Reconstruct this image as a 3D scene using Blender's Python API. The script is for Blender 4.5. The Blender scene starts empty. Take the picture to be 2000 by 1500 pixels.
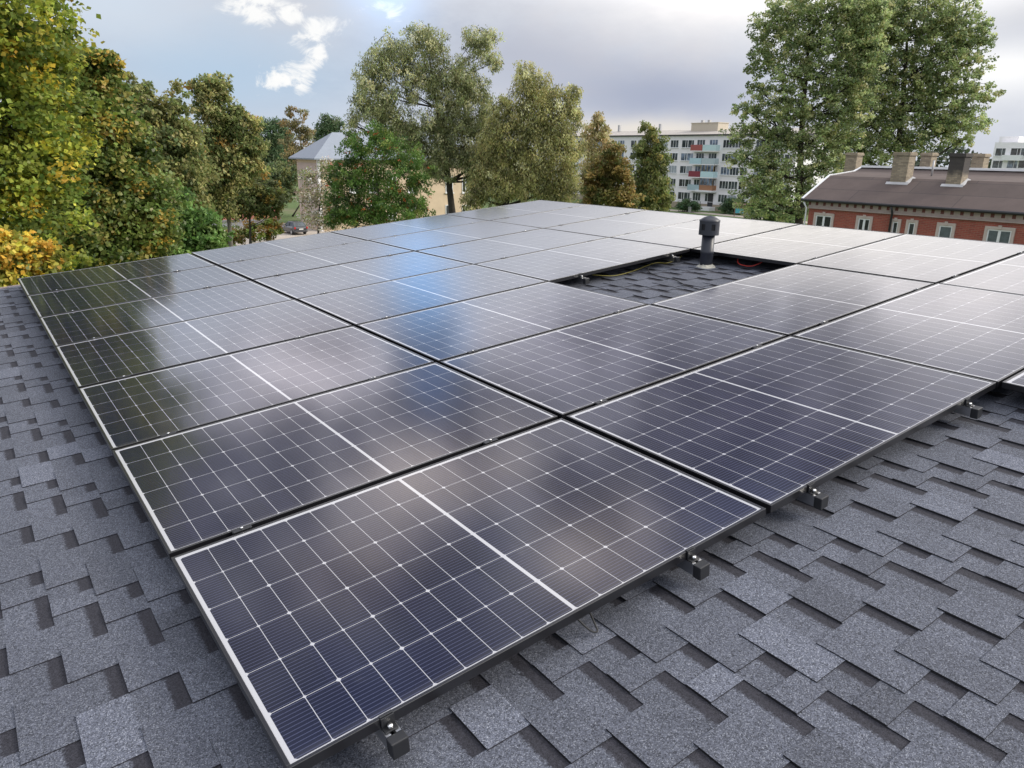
import bpy, math, random
import numpy as np
from mathutils import Matrix, Vector

S = bpy.context.scene
COL = S.collection
rad = math.radians

# ------------------------------------------------------------------ camera
F_PX = 1453.76                       # focal length for a 2000 px wide frame
CAM_ROT = np.array([[0.80861239, -0.16247811, 0.56546163],
                    [-0.58815018, -0.24775929, 0.76986667],
                    [0.01501189, -0.95510010, -0.29590276]])   # columns: right, down, forward
EYE = np.array([-0.39481725, -1.36584238, 9.49766473])
cam = bpy.data.cameras.new('camera')
cam.sensor_width = 36.0
cam.lens = F_PX / 2000 * 36.0
cam.clip_start = 0.05
cam.clip_end = 3000
camo = bpy.data.objects.new('camera', cam)
COL.objects.link(camo)
m = Matrix.Identity(4)
for i in range(3):
    m[i][0] = CAM_ROT[i, 0]
    m[i][1] = -CAM_ROT[i, 1]
    m[i][2] = -CAM_ROT[i, 2]
    m[i][3] = EYE[i]
camo.matrix_world = m
S.camera = camo

# ------------------------------------------------------------------ exposure, sun, sky
S.view_settings.view_transform = 'Standard'
S.view_settings.look = 'None'
S.view_settings.exposure = 0.0
S.view_settings.gamma = 1.0
S.cycles.max_bounces = 6
S.cycles.diffuse_bounces = 3
S.cycles.glossy_bounces = 3
S.cycles.transmission_bounces = 3
SUN_AZ, SUN_EL = 128.0, 30.0
sl = bpy.data.lights.new('sun', 'SUN')
sl.energy = 2.7
sl.angle = rad(14)
sl.color = (1.0, 0.93, 0.82)
so = bpy.data.objects.new('sun', sl)
COL.objects.link(so)
sd = Vector((math.sin(rad(SUN_AZ)) * math.cos(rad(SUN_EL)), math.cos(rad(SUN_AZ)) * math.cos(rad(SUN_EL)), math.sin(rad(SUN_EL))))
so.rotation_euler = sd.to_track_quat('Z', 'Y').to_euler()
so.location = (20, -20, 40)

W = bpy.data.worlds.new("World")
S.world = W
W.use_nodes = True


class NT:
    """small helper round a node tree"""
    def __init__(s, tree):
        s.t = tree
        tree.nodes.clear()

    def n(s, kind, **kw):
        x = s.t.nodes.new(kind)
        for k, v in kw.items():
            if k == 'inp':
                for a, b in v.items():
                    if isinstance(b, bpy.types.NodeSocket):
                        s.t.links.new(b, x.inputs[a])
                    else:
                        x.inputs[a].default_value = b
            else:
                setattr(x, k, v)
        return x

    def math(s, op, a, b=None, c=None, clamp=False):
        x = s.n('ShaderNodeMath', operation=op, use_clamp=clamp)
        for i, v in enumerate((a, b, c)):
            if v is None:
                continue
            if isinstance(v, bpy.types.NodeSocket):
                s.t.links.new(v, x.inputs[i])
            else:
                x.inputs[i].default_value = v
        return x.outputs[0]

    def mix(s, f, a, b, mode='MIX'):
        x = s.n('ShaderNodeMix', data_type='RGBA', blend_type=mode)
        for i, v in ((0, f), (6, a), (7, b)):
            if isinstance(v, bpy.types.NodeSocket):
                s.t.links.new(v, x.inputs[i])
            elif i and len(v) == 3:
                x.inputs[i].default_value = (*v, 1)
            else:
                x.inputs[i].default_value = v
        return x.outputs[2]

    def smooth(s, v, lo, hi):
        x = s.n('ShaderNodeMapRange', interpolation_type='SMOOTHSTEP', inp={0: v, 1: lo, 2: hi, 3: 0.0, 4: 1.0})
        return x.outputs[0]

    def noise(s, vec, scale, detail=2, rough=.5, out=0):
        x = s.n('ShaderNodeTexNoise', inp={'Vector': vec, 'Scale': scale, 'Detail': detail, 'Roughness': rough})
        return x.outputs[out]


def build_sky():
    g = NT(W.node_tree)
    d = g.n('ShaderNodeTexCoord').outputs['Generated']
    sx = g.n('ShaderNodeSeparateXYZ', inp={0: d})
    az = g.math('MULTIPLY', g.math('ARCTAN2', sx.outputs[0], sx.outputs[1]), 57.29578)
    el = g.math('MULTIPLY', g.math('ARCSINE', sx.outputs[2]), 57.29578)
    st = g.n('ShaderNodeVectorMath', operation='MULTIPLY', inp={0: d, 1: (1, 1, 2.2)}).outputs[0]
    wa = g.math('MULTIPLY', g.math('SUBTRACT', g.noise(st, 5.0, 5, .6), .5), 1.0)
    st2 = g.n('ShaderNodeVectorMath', operation='ADD', inp={0: st, 1: (7.3, 2.1, 4.4)}).outputs[0]
    wb = g.math('MULTIPLY', g.math('SUBTRACT', g.noise(st2, 5.0, 5, .6), .5), 1.0)
    fine = g.noise(st, 17.0, 8, .66)
    big = g.noise(st2, 2.2, 4, .55)
    sky = g.n('ShaderNodeTexSky', sky_type='NISHITA', sun_disc=False, sun_elevation=rad(SUN_EL), sun_rotation=rad(SUN_AZ),
              air_density=1.0, dust_density=1.5)
    blue = g.n('ShaderNodeVectorMath', operation='SCALE', inp={0: sky.outputs[0], 3: 0.10}).outputs[0]
    # cloud deck: brighter towards the zenith as an overcast sky is, a little bluer where it thins
    grey = g.mix(g.smooth(big, .38, .64), (0.50, 0.55, 0.66), (0.70, 0.70, 0.74))
    col = g.mix(g.smooth(fine, .30, .72), grey, (0.64, 0.68, 0.76))
    lift = g.smooth(el, 9.5, 14.0)
    lift2 = g.math('MULTIPLY_ADD', lift, 0.85, 1.0)
    fall = g.smooth(el, 17.5, 24.0)
    lift3 = g.math('MULTIPLY_ADD', fall, -0.75, lift2)
    col = g.n('ShaderNodeVectorMath', operation='SCALE', inp={0: col, 3: lift3}).outputs[0]
    col = g.mix(g.math('MULTIPLY', g.smooth(el, 34, 50), .75), col, blue)

    def blob(c, az0, saz, el0, sel, color, k=1.0, warp=6.0, edge=None, ragged=0.0):
        a = g.math('DIVIDE', g.math('SUBTRACT', g.math('MULTIPLY_ADD', wa, warp, az), az0), saz)
        e = g.math('DIVIDE', g.math('SUBTRACT', g.math('MULTIPLY_ADD', wb, warp * .6, el), el0), sel)
        r2 = g.math('ADD', g.math('MULTIPLY', a, a), g.math('MULTIPLY', e, e))
        if edge is not None:
            if ragged:
                r2 = g.math('MULTIPLY_ADD', g.math('SUBTRACT', fine, .5), ragged, r2)
            mk = g.math('SUBTRACT', 1.0, g.smooth(r2, 1 - edge, 1 + edge))
        else:
            mk = g.math('POWER', 2.718, g.math('MULTIPLY', r2, -1.0))
        mk = g.math('MULTIPLY', mk, k, clamp=True)
        return g.mix(mk, c, color)
    st3 = g.n('ShaderNodeVectorMath', operation='MULTIPLY', inp={0: d, 1: (1, 1, 1.5)}).outputs[0]
    wisp = g.n('ShaderNodeTexNoise', inp={'Vector': st3, 'Scale': 24.0, 'Detail': 8, 'Roughness': .66, 'Distortion': .7}).outputs[0]

    def puff(c, az0, saz, el0, sel, k):
        a = g.math('DIVIDE', g.math('SUBTRACT', g.math('MULTIPLY_ADD', wa, 2.5, az), az0), saz)
        e = g.math('DIVIDE', g.math('SUBTRACT', g.math('MULTIPLY_ADD', wb, 1.5, el), el0), sel)
        r2 = g.math('ADD', g.math('MULTIPLY', a, a), g.math('MULTIPLY', e, e))
        gs = g.math('POWER', 2.718, g.math('MULTIPLY', r2, -.9))
        val = g.math('MULTIPLY_ADD', g.math('SUBTRACT', wisp, .5), 2.6, gs)
        mk = g.math('MULTIPLY', g.math('MULTIPLY', g.smooth(val, .42, 1.0), g.smooth(gs, .03, .25)), k)
        return g.mix(mk, c, (1.0, 1.0, .99))
    # low sky, as the camera sees it
    col = blob(col, 16, 11, 5.0, 3.2, (0.46, 0.61, 0.78), .85, 5)
    col = blob(col, 9, 6, 9.0, 2.4, (0.66, 0.75, 0.86), .8, 3)
    col = blob(col, 47, 9, 4.2, 2.2, (0.37, 0.415, 0.55), .95, 4)
    col = blob(col, 38, 8, 6.4, 2.4, (0.47, 0.50, 0.60), .75, 4)
    col = blob(col, 46, 8, 1.7, .75, (0.86, 0.80, 0.72), .9, 2)
    col = blob(col, 64, 10, 4.0, 4.5, (0.74, 0.76, 0.82), .9, 4)
    col = blob(col, 50, 9, 9.6, 2.0, (0.66, 0.65, 0.68), .7, 4)
    col = blob(col, 67.5, 3.4, 5.2, 1.5, (1.05, 1.05, 1.05), .95, 2)
    col = blob(col, 68, 3, 8.6, 1.5, (0.58, 0.60, 0.66), .9, 2)
    # white puffs
    for a0, s0, e0, s1 in ((19.6, 2.0, 9.3, .55), (17.3, 1.1, 8.9, .45), (22.6, 1.2, 7.9, 1.0), (21.3, 1.0, 6.9, .6),
                           (20.9, 1.5, 5.2, .75), (22.4, .8, 6.6, .7), (21.9, .8, 5.9, .6), (18.6, 1.4, 8.5, .5), (20.6, 1.0, 8.6, .5), (19.4, 1.0, 4.5, .6), (21.2, .8, 4.2, .55), (27.2, 1.3, 9.5, .5),
                           (27.6, .8, 8.9, .4)):
        col = puff(col, a0, s0 * 1.2, e0, s1 * 1.3, .95 if a0 > 16 else .4)
    # higher sky, which the glass mirrors
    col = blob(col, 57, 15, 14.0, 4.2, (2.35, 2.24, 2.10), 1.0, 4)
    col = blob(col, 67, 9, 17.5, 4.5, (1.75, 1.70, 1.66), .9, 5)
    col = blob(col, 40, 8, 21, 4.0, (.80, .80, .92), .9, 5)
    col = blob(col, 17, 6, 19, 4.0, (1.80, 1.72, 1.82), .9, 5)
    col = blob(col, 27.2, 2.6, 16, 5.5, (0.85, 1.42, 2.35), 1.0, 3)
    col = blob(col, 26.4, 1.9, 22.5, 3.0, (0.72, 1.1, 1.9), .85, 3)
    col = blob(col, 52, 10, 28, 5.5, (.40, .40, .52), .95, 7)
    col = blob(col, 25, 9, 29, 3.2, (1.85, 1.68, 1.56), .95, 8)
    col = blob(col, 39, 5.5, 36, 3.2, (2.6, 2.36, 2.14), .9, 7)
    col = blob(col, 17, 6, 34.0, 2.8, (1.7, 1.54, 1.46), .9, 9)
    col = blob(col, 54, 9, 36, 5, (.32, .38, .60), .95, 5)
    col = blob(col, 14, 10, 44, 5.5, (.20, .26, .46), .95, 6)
    # lumpy high sky; unseen top, right and rear brightened to light the scene
    lump = g.noise(g.n('ShaderNodeVectorMath', operation='MULTIPLY', inp={0: d, 1: (1, 1, 1.4)}).outputs[0], 6.5, 5, .55)
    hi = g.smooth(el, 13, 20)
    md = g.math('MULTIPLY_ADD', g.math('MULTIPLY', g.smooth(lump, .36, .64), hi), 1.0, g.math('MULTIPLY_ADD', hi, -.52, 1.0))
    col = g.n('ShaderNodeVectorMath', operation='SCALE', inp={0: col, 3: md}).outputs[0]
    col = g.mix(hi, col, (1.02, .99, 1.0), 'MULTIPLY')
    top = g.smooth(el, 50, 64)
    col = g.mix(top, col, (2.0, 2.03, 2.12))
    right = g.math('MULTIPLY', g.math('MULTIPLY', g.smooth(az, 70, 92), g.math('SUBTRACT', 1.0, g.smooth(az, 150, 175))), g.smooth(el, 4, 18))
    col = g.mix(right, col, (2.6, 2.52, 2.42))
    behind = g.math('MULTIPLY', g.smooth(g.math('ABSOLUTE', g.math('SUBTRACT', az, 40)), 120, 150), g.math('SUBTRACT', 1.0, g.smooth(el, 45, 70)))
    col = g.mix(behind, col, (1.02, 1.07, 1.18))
    # below the horizon
    col = g.mix(g.smooth(el, -1.0, -4.0), col, (.25, .27, .28))
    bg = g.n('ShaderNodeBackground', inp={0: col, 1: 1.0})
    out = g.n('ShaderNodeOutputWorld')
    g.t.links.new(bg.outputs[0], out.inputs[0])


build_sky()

# ------------------------------------------------------------------ pixel -> place helpers (2000 x 1500 photograph)


def ray(x, y):
    d = CAM_ROT @ np.array([(x - 1000) / F_PX, (y - 750) / F_PX, 1.0])
    return d / np.linalg.norm(d)


def on_x(x, y, X):
    d = ray(x, y)
    return EYE + d * (X - EYE[0]) / d[0]


def on_y(x, y, Y):
    d = ray(x, y)
    return EYE + d * (Y - EYE[1]) / d[1]


def on_z(x, y, Z=0.0):
    d = ray(x, y)
    return EYE + d * (Z - EYE[2]) / d[2]


def at(x, y, D):
    d = ray(x, y)
    return EYE + d * D / math.hypot(d[0], d[1])


# roof frame: u runs up the slope, v along the eaves, n off the roof
TH = math.asin(0.0930774873)
ROOF_M = Matrix(((math.cos(TH), 0, -math.sin(TH), 0), (0, 1, 0, 0), (math.sin(TH), 0, math.cos(TH), 8.17), (0, 0, 0, 1)))


def rp(u, v, n):
    return ROOF_M @ Vector((u, v, n))


# ------------------------------------------------------------------ object helpers


def tag(o, label=None, cat=None, group=None, kind=None):
    if label:
        o['label'] = label
    if cat:
        o['category'] = cat
    if group:
        o['group'] = group
    if kind:
        o['kind'] = kind
    return o


def empty(name, loc=(0, 0, 0), rz=0.0, matrix=None):
    o = bpy.data.objects.new(name, None)
    o.empty_display_size = .2
    COL.objects.link(o)
    if matrix is not None:
        o.matrix_world = matrix
    else:
        o.location = loc
        o.rotation_euler = (0, 0, rz)
    return o


def copy_tree(o, parent=None):
    c = o.copy()
    COL.objects.link(c)
    c.parent = parent
    for ch in list(o.children):
        copy_tree(ch, c)
    return c


class MB:
    """collects polygons and links them as ONE mesh object"""
    def __init__(s):
        s.v, s.f, s.m, s.sm = [], [], [], []

    def poly(s, pts, mi=0, smooth=False):
        k = len(s.v)
        s.v += [tuple(p) for p in pts]
        s.f.append(tuple(range(k, k + len(pts))))
        s.m.append(mi)
        s.sm.append(smooth)

    def box(s, a, b, mi=0):
        (x0, y0, z0), (x1, y1, z1) = [[min(p, q) for p, q in zip(a, b)], [max(p, q) for p, q in zip(a, b)]]
        k = len(s.v)
        s.v += [(x0, y0, z0), (x1, y0, z0), (x1, y1, z0), (x0, y1, z0), (x0, y0, z1), (x1, y0, z1), (x1, y1, z1), (x0, y1, z1)]
        for q in ((0, 3, 2, 1), (4, 5, 6, 7), (0, 1, 5, 4), (1, 2, 6, 5), (2, 3, 7, 6), (3, 0, 4, 7)):
            s.f.append(tuple(k + i for i in q))
            s.m.append(mi)
            s.sm.append(False)

    def hexa(s, p, mi=0):
        """8 corners, bottom four then top four"""
        k = len(s.v)
        s.v += [tuple(q) for q in p]
        for q in ((0, 3, 2, 1), (4, 5, 6, 7), (0, 1, 5, 4), (1, 2, 6, 5), (2, 3, 7, 6), (3, 0, 4, 7)):
            s.f.append(tuple(k + i for i in q))
            s.m.append(mi)
            s.sm.append(False)

    def tube(s, pts, rads, seg=8, mi=0, cap=True):
        pts = [np.array(p, float) for p in pts]
        k0 = len(s.v)
        n = len(pts)
        ref = np.array([.31, .17, .93])
        for i, p in enumerate(pts):
            t = pts[min(i + 1, n - 1)] - pts[max(i - 1, 0)]
            t = t / (np.linalg.norm(t) + 1e-9)
            a = np.cross(t, ref)
            if np.linalg.norm(a) < .1:
                a = np.cross(t, [1, 0, 0])
            a /= np.linalg.norm(a)
            b = np.cross(t, a)
            for j in range(seg):
                w = 2 * math.pi * j / seg
                s.v.append(tuple(p + rads[i] * (math.cos(w) * a + math.sin(w) * b)))
        for i in range(n - 1):
            for j in range(seg):
                j2 = (j + 1) % seg
                s.f.append((k0 + i * seg + j, k0 + i * seg + j2, k0 + (i + 1) * seg + j2, k0 + (i + 1) * seg + j))
                s.m.append(mi)
                s.sm.append(True)
        if cap:
            s.f.append(tuple(k0 + j for j in range(seg))[::-1])
            s.f.append(tuple(k0 + (n - 1) * seg + j for j in range(seg)))
            s.m += [mi, mi]
            s.sm += [False, False]

    def lathe(s, prof, seg=24, c=(0, 0, 0), mi=0):
        k0 = len(s.v)
        for r, z in prof:
            for j in range(seg):
                w = 2 * math.pi * j / seg
                s.v.append((c[0] + r * math.cos(w), c[1] + r * math.sin(w), c[2] + z))
        for i in range(len(prof) - 1):
            for j in range(seg):
                j2 = (j + 1) % seg
                s.f.append((k0 + i * seg + j, k0 + i * seg + j2, k0 + (i + 1) * seg + j2, k0 + (i + 1) * seg + j))
                s.m.append(mi)
                s.sm.append(True)

    def build(s, name, mats, parent=None, bevel=0.0):
        me = bpy.data.meshes.new(name)
        me.from_pydata(s.v, [], s.f)
        for mt in (mats if isinstance(mats, (list, tuple)) else [mats]):
            me.materials.append(mt)
        me.polygons.foreach_set('material_index', s.m)
        me.polygons.foreach_set('use_smooth', s.sm)
        me.update()
        o = bpy.data.objects.new(name, me)
        COL.objects.link(o)
        if parent is not None:
            o.parent = parent
        if bevel:
            b = o.modifiers.new('bevel', 'BEVEL')
            b.width = bevel
            b.segments = 2
            b.limit_method = 'ANGLE'
        return o


# ------------------------------------------------------------------ materials


def mat(name):
    x = bpy.data.materials.new(name)
    x.use_nodes = True
    g = NT(x.node_tree)
    p = g.n('ShaderNodeBsdfPrincipled')
    o = g.n('ShaderNodeOutputMaterial')
    g.t.links.new(p.outputs[0], o.inputs[0])
    return x, g, p


def simple(name, color, rough=.6, metal=0.0, vary=.12, scale=8.0, spec=.5, bump=0.0, ior=None):
    x, g, p = mat(name)
    c = g.n('ShaderNodeTexCoord').outputs['Object']
    nz = g.noise(c, scale, 4, .6)
    f = g.math('MULTIPLY_ADD', nz, 2 * vary, 1 - vary)
    cc = g.n('ShaderNodeVectorMath', operation='SCALE', inp={0: color, 3: f}).outputs[0]
    g.t.links.new(cc, p.inputs['Base Color'])
    p.inputs['Roughness'].default_value = rough
    p.inputs['Metallic'].default_value = metal
    p.inputs['Specular IOR Level'].default_value = spec
    if ior:
        p.inputs['IOR'].default_value = ior
    if bump:
        b = g.n('ShaderNodeBump', inp={'Strength': bump, 'Distance': .02, 'Height': nz})
        g.t.links.new(b.outputs[0], p.inputs['Normal'])
    return x


PANEL_L, PANEL_W = 1.722, 1.1146


def cell_material():
    """half-cut cells behind glass, measured in metres on the panel"""
    x, g, p = mat('solar_glass')
    c = g.n('ShaderNodeTexCoord').outputs['Object']
    s = g.n('ShaderNodeSeparateXYZ', inp={0: c})
    U, V = s.outputs[0], s.outputs[1]
    mu, bar = .0225, .011
    half = (PANEL_L - 2 * mu - bar) / 2
    pu = half / 9
    # fold the two halves on each other
    uc = g.math('SUBTRACT', g.math('ABSOLUTE', g.math('SUBTRACT', U, PANEL_L / 2)), bar / 2)
    v0, v1 = .0145, PANEL_W - .026
    pv = (v1 - v0) / 6
    vc = g.math('SUBTRACT', V, v0)
    fu = g.math('PINGPONG', uc, pu / 2)      # distance to the nearest cell edge alternates: use pitch folding
    du = g.math('PINGPONG', uc, pu / 2)
    # distance to line k*pu : pingpong over pu/2 gives 0 at k*pu
    dv = g.math('PINGPONG', vc, pv / 2)
    lw = .0009
    line_u = g.math('SUBTRACT', 1.0, g.smooth(du, lw * .8, lw * 1.3))
    line_v = g.math('SUBTRACT', 1.0, g.smooth(dv, lw * .8, lw * 1.3))
    par = g.math('PINGPONG', g.math('DIVIDE', uc, pu), 1.0)          # 0 on even lines, 1 on odd ones
    odd = g.smooth(par, .45, .55)
    dia_r = g.math("MULTIPLY_ADD", odd, .0024, .0060)
    dia = g.math('LESS_THAN', g.math('ADD', du, dv), dia_r)
    inside = g.math('MULTIPLY', g.math('MULTIPLY', g.math('GREATER_THAN', uc, 0.0), g.math('LESS_THAN', uc, half)),
                    g.math('MULTIPLY', g.math('GREATER_THAN', vc, 0.0), g.math('LESS_THAN', vc, v1 - v0)))
    white = g.math('MAXIMUM', g.math('MAXIMUM', line_u, line_v), dia)
    white = g.math('MAXIMUM', white, g.math('SUBTRACT', 1.0, inside))
    # busbars run along the length, ten to a cell, faint; each cell a slightly different blue
    bb = g.math('PINGPONG', g.math('ADD', vc, pv / 26), pv / 26)
    bus = g.math('SUBTRACT', 1.0, g.smooth(bb, .0004, .0019))
    iu = g.math('FLOOR', g.math('DIVIDE', g.math('ADD', U, 0), pu))
    iv = g.math('FLOOR', g.math('DIVIDE', vc, pv))
    oi = g.n('ShaderNodeObjectInfo').outputs['Random']
    cellid = g.n('ShaderNodeCombineXYZ', inp={0: iu, 1: iv, 2: g.math('MULTIPLY', oi, 100)}).outputs[0]
    wn = g.n('ShaderNodeTexWhiteNoise', noise_dimensions='3D', inp={0: cellid}).outputs[0]
    cell = g.mix(wn, (0.0048, 0.0054, 0.0145), (0.0074, 0.0080, 0.0215))
    cell = g.mix(g.math('MULTIPLY', bus, .80), cell, (0.064, 0.072, 0.130))
    colr = g.mix(white, cell, (.43, .435, .46))
    dirt = g.noise(c, 3.0, 5, .65)
    low_edge = g.math('SUBTRACT', 1.0, g.smooth(V, .012, .05))
    dust = g.math('MULTIPLY_ADD', g.smooth(g.noise(c, 9.0, 6, .7), .55, .8), .035, g.math('MULTIPLY', low_edge, .05))
    vd = g.n('ShaderNodeTexVoronoi', feature='F1', inp={'Vector': g.n('ShaderNodeVectorMath', operation='ADD', inp={0: c, 1: g.n('ShaderNodeCombineXYZ', inp={0: g.math('MULTIPLY', oi, 37.0)}).outputs[0]}).outputs[0], 'Scale': 2.3, 'Randomness': 1.0})
    spot = g.math('MULTIPLY', g.math('LESS_THAN', vd.outputs['Distance'], .010), g.math('GREATER_THAN', g.n('ShaderNodeSeparateXYZ', inp={0: vd.outputs['Color']}).outputs[0], .8))
    dust = g.math('MAXIMUM', dust, g.math('MULTIPLY', spot, .6))
    colr = g.mix(dust, colr, (.42, .41, .40))
    g.t.links.new(colr, p.inputs['Base Color'])
    ro = g.math('MULTIPLY_ADD', dirt, .07, .065)
    g.t.links.new(ro, p.inputs['Roughness'])
    p.inputs['IOR'].default_value = 1.62
    wav = g.noise(c, 2.3, 2, .5)
    b = g.n('ShaderNodeBump', inp={'Strength': .05, 'Distance': .004, 'Height': wav})
    g.t.links.new(b.outputs[0], p.inputs['Normal'])
    return x


def shingle_material():
    x, g, p = mat('shingle_granules')
    uv = g.n('ShaderNodeUVMap', uv_map='band').outputs[0]
    s = g.n('ShaderNodeSeparateXYZ', inp={0: uv})
    top, tint = s.outputs[0], s.outputs[1]
    c = g.n('ShaderNodeTexCoord').outputs['Object']
    vo = g.n('ShaderNodeTexVoronoi', feature='F1', inp={'Vector': c, 'Scale': 430.0})
    gr = g.n('ShaderNodeSeparateXYZ', inp={0: vo.outputs['Color']}).outputs[0]
    vo2 = g.n('ShaderNodeTexVoronoi', feature='F1', inp={'Vector': c, 'Scale': 210.0})
    gr2 = g.n('ShaderNodeSeparateXYZ', inp={0: vo2.outputs['Color']}).outputs[1]
    grain = g.math('ADD', g.math('MULTIPLY', gr, .62), g.math('MULTIPLY', gr2, .38))
    spark = g.smooth(gr, .86, .98)
    low = g.noise(c, 2.2, 6, .68)
    base = g.mix(grain, (0.0115, 0.0135, 0.019), (0.150, 0.163, 0.210))
    base = g.mix(g.math('MULTIPLY', spark, .34), base, (.40, .42, .46))
    f = g.math('ADD', g.math('MULTIPLY_ADD', low, .30, .80), g.math('MULTIPLY', g.math('SUBTRACT', tint, .5), .46))
    base = g.n('ShaderNodeVectorMath', operation='SCALE', inp={0: base, 3: f}).outputs[0]
    # brownish black granules form the band under each course
    dark = g.mix(grain, (0.008, 0.008, 0.012), (0.040, 0.040, 0.053))
    nz = g.noise(c, 120.0, 2, .6)
    edge = g.math('MULTIPLY_ADD', g.math('SUBTRACT', nz, .5), .030, top)
    mk = g.math('SUBTRACT', 1.0, g.smooth(edge, .036, .050))
    g.t.links.new(g.mix(mk, base, dark), p.inputs['Base Color'])
    p.inputs['Roughness'].default_value = .82
    p.inputs['Specular IOR Level'].default_value = .35
    b = g.n('ShaderNodeBump', inp={'Strength': .55, 'Distance': .0015, 'Height': grain})
    g.t.links.new(b.outputs[0], p.inputs['Normal'])
    return x


def brick_material(name, c1, c2, mortar, plane='YZ', bw=.25, bh=.077):
    x, g, p = mat(name)
    c = g.n('ShaderNodeTexCoord').outputs['Object']
    s = g.n('ShaderNodeSeparateXYZ', inp={0: c})
    h = g.math('ADD', s.outputs[0], s.outputs[1])
    v = g.n('ShaderNodeCombineXYZ', inp={0: h, 1: s.outputs[2]}).outputs[0]
    b = g.n('ShaderNodeTexBrick', inp={'Vector': v, 'Color1': (*c1, 1), 'Color2': (*c2, 1), 'Mortar': (*mortar, 1), 'Scale': 1.0,
                                       'Mortar Size': .008, 'Brick Width': bw, 'Row Height': bh, 'Bias': 0.0})
    nz = g.noise(c, 1.3, 5, .65)
    f = g.math('MULTIPLY_ADD', nz, .6, .70)
    cc = g.n('ShaderNodeVectorMath', operation='SCALE', inp={0: b.outputs[0], 3: f}).outputs[0]
    g.t.links.new(cc, p.inputs['Base Color'])
    p.inputs['Roughness'].default_value = .85
    return x


def leaf_material(name, rough=.5, trans=.45):
    x, g, p = mat(name)
    a = g.n('ShaderNodeVertexColor', layer_name='leaf').outputs[0]
    g.t.links.new(a, p.inputs['Base Color'])
    p.inputs['Roughness'].default_value = rough
    p.inputs['Specular IOR Level'].default_value = .35
    tr = g.n('ShaderNodeBsdfTranslucent', inp={0: a})
    mx = g.n('ShaderNodeMixShader', inp={0: trans, 1: p.outputs[0], 2: tr.outputs[0]})
    o = [k for k in g.t.nodes if k.type == 'OUTPUT_MATERIAL'][0]
    g.t.links.new(mx.outputs[0], o.inputs[0])
    return x


def glass_pane(name, color=(.03, .035, .04), rough=.06):
    x, g, p = mat(name)
    c = g.n('ShaderNodeTexCoord').outputs['Object']
    nz = g.noise(c, .9, 3, .6)
    g.t.links.new(g.mix(g.smooth(nz, .35, .65), tuple(k * .5 for k in color), tuple(k * 1.9 for k in color)), p.inputs['Base Color'])
    p.inputs['Roughness'].default_value = rough
    p.inputs['IOR'].default_value = 1.5
    return x


M = {}
M['cells'] = cell_material()
M['black_frame'] = simple('black_anodised_aluminium', (.008, .008, .010), .28, 0.0, .1, 30, ior=1.72)
M['backsheet'] = simple('white_backsheet', (.5, .5, .5), .6)
M['alu'] = simple('bare_aluminium', (.62, .63, .66), .32, 1.0, .12, 40)
M['steel'] = simple('bright_steel', (.80, .80, .80), .25, 1.0, .1, 60)
M['black_plastic'] = simple('black_plastic', (.016, .017, .020), .42, 0, .15, 40)
M['shingle'] = shingle_material()
M['bitumen'] = simple('bitumen_cut_edge', (.008, .008, .010), .7, 0, .2, 60)
M['render_wall'] = simple('pale_render', (.45, .42, .36), .9, 0, .08, 2)
M['drip'] = simple('painted_metal_edge', (.30, .25, .25), .5, 0, .1, 4)
M['vent'] = simple('dark_grey_pvc', (.020, .023, .034), .42, 0, .15, 14)
M['vent_inside'] = simple('dark_void', (.006, .006, .008), .8)
M['sealant'] = simple('pale_sealant', (.44, .42, .36), .7, 0, .4, 50, bump=.4)
M['cable_black'] = simple('black_cable', (.012, .012, .013), .5)
M['cable_yellow'] = simple('yellow_green_cable', (.26, .22, .03), .5)
M['cable_red'] = simple('red_cable', (.42, .03, .02), .5)
M['bark_dark'] = simple('dark_bark', (.040, .033, .027), .9, 0, .4, 6, bump=.5)
M['bark_grey'] = simple('grey_bark', (.11, .10, .085), .9, 0, .4, 5, bump=.5)
M['bark_birch'] = simple('birch_bark', (.42, .40, .36), .8, 0, .6, 4)
M['leaf'] = leaf_material('leaves')
M['leaf_gloss'] = leaf_material('glossy_leaves', .42, .40)
M['berry'] = simple('orange_red_berries', (.48, .09, .02), .4, 0, .2, 3)


# ================================================================== THE HOUSE WE STAND ON
U0, U1 = -4.0, 7.25
V0, V1 = -3.4, 8.2
N0 = -.12
house = empty('shingled_house', (0, 0, 0))
tag(house, 'low-pitched house roofed in grey laminated shingles under the solar panels', 'house')


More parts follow.
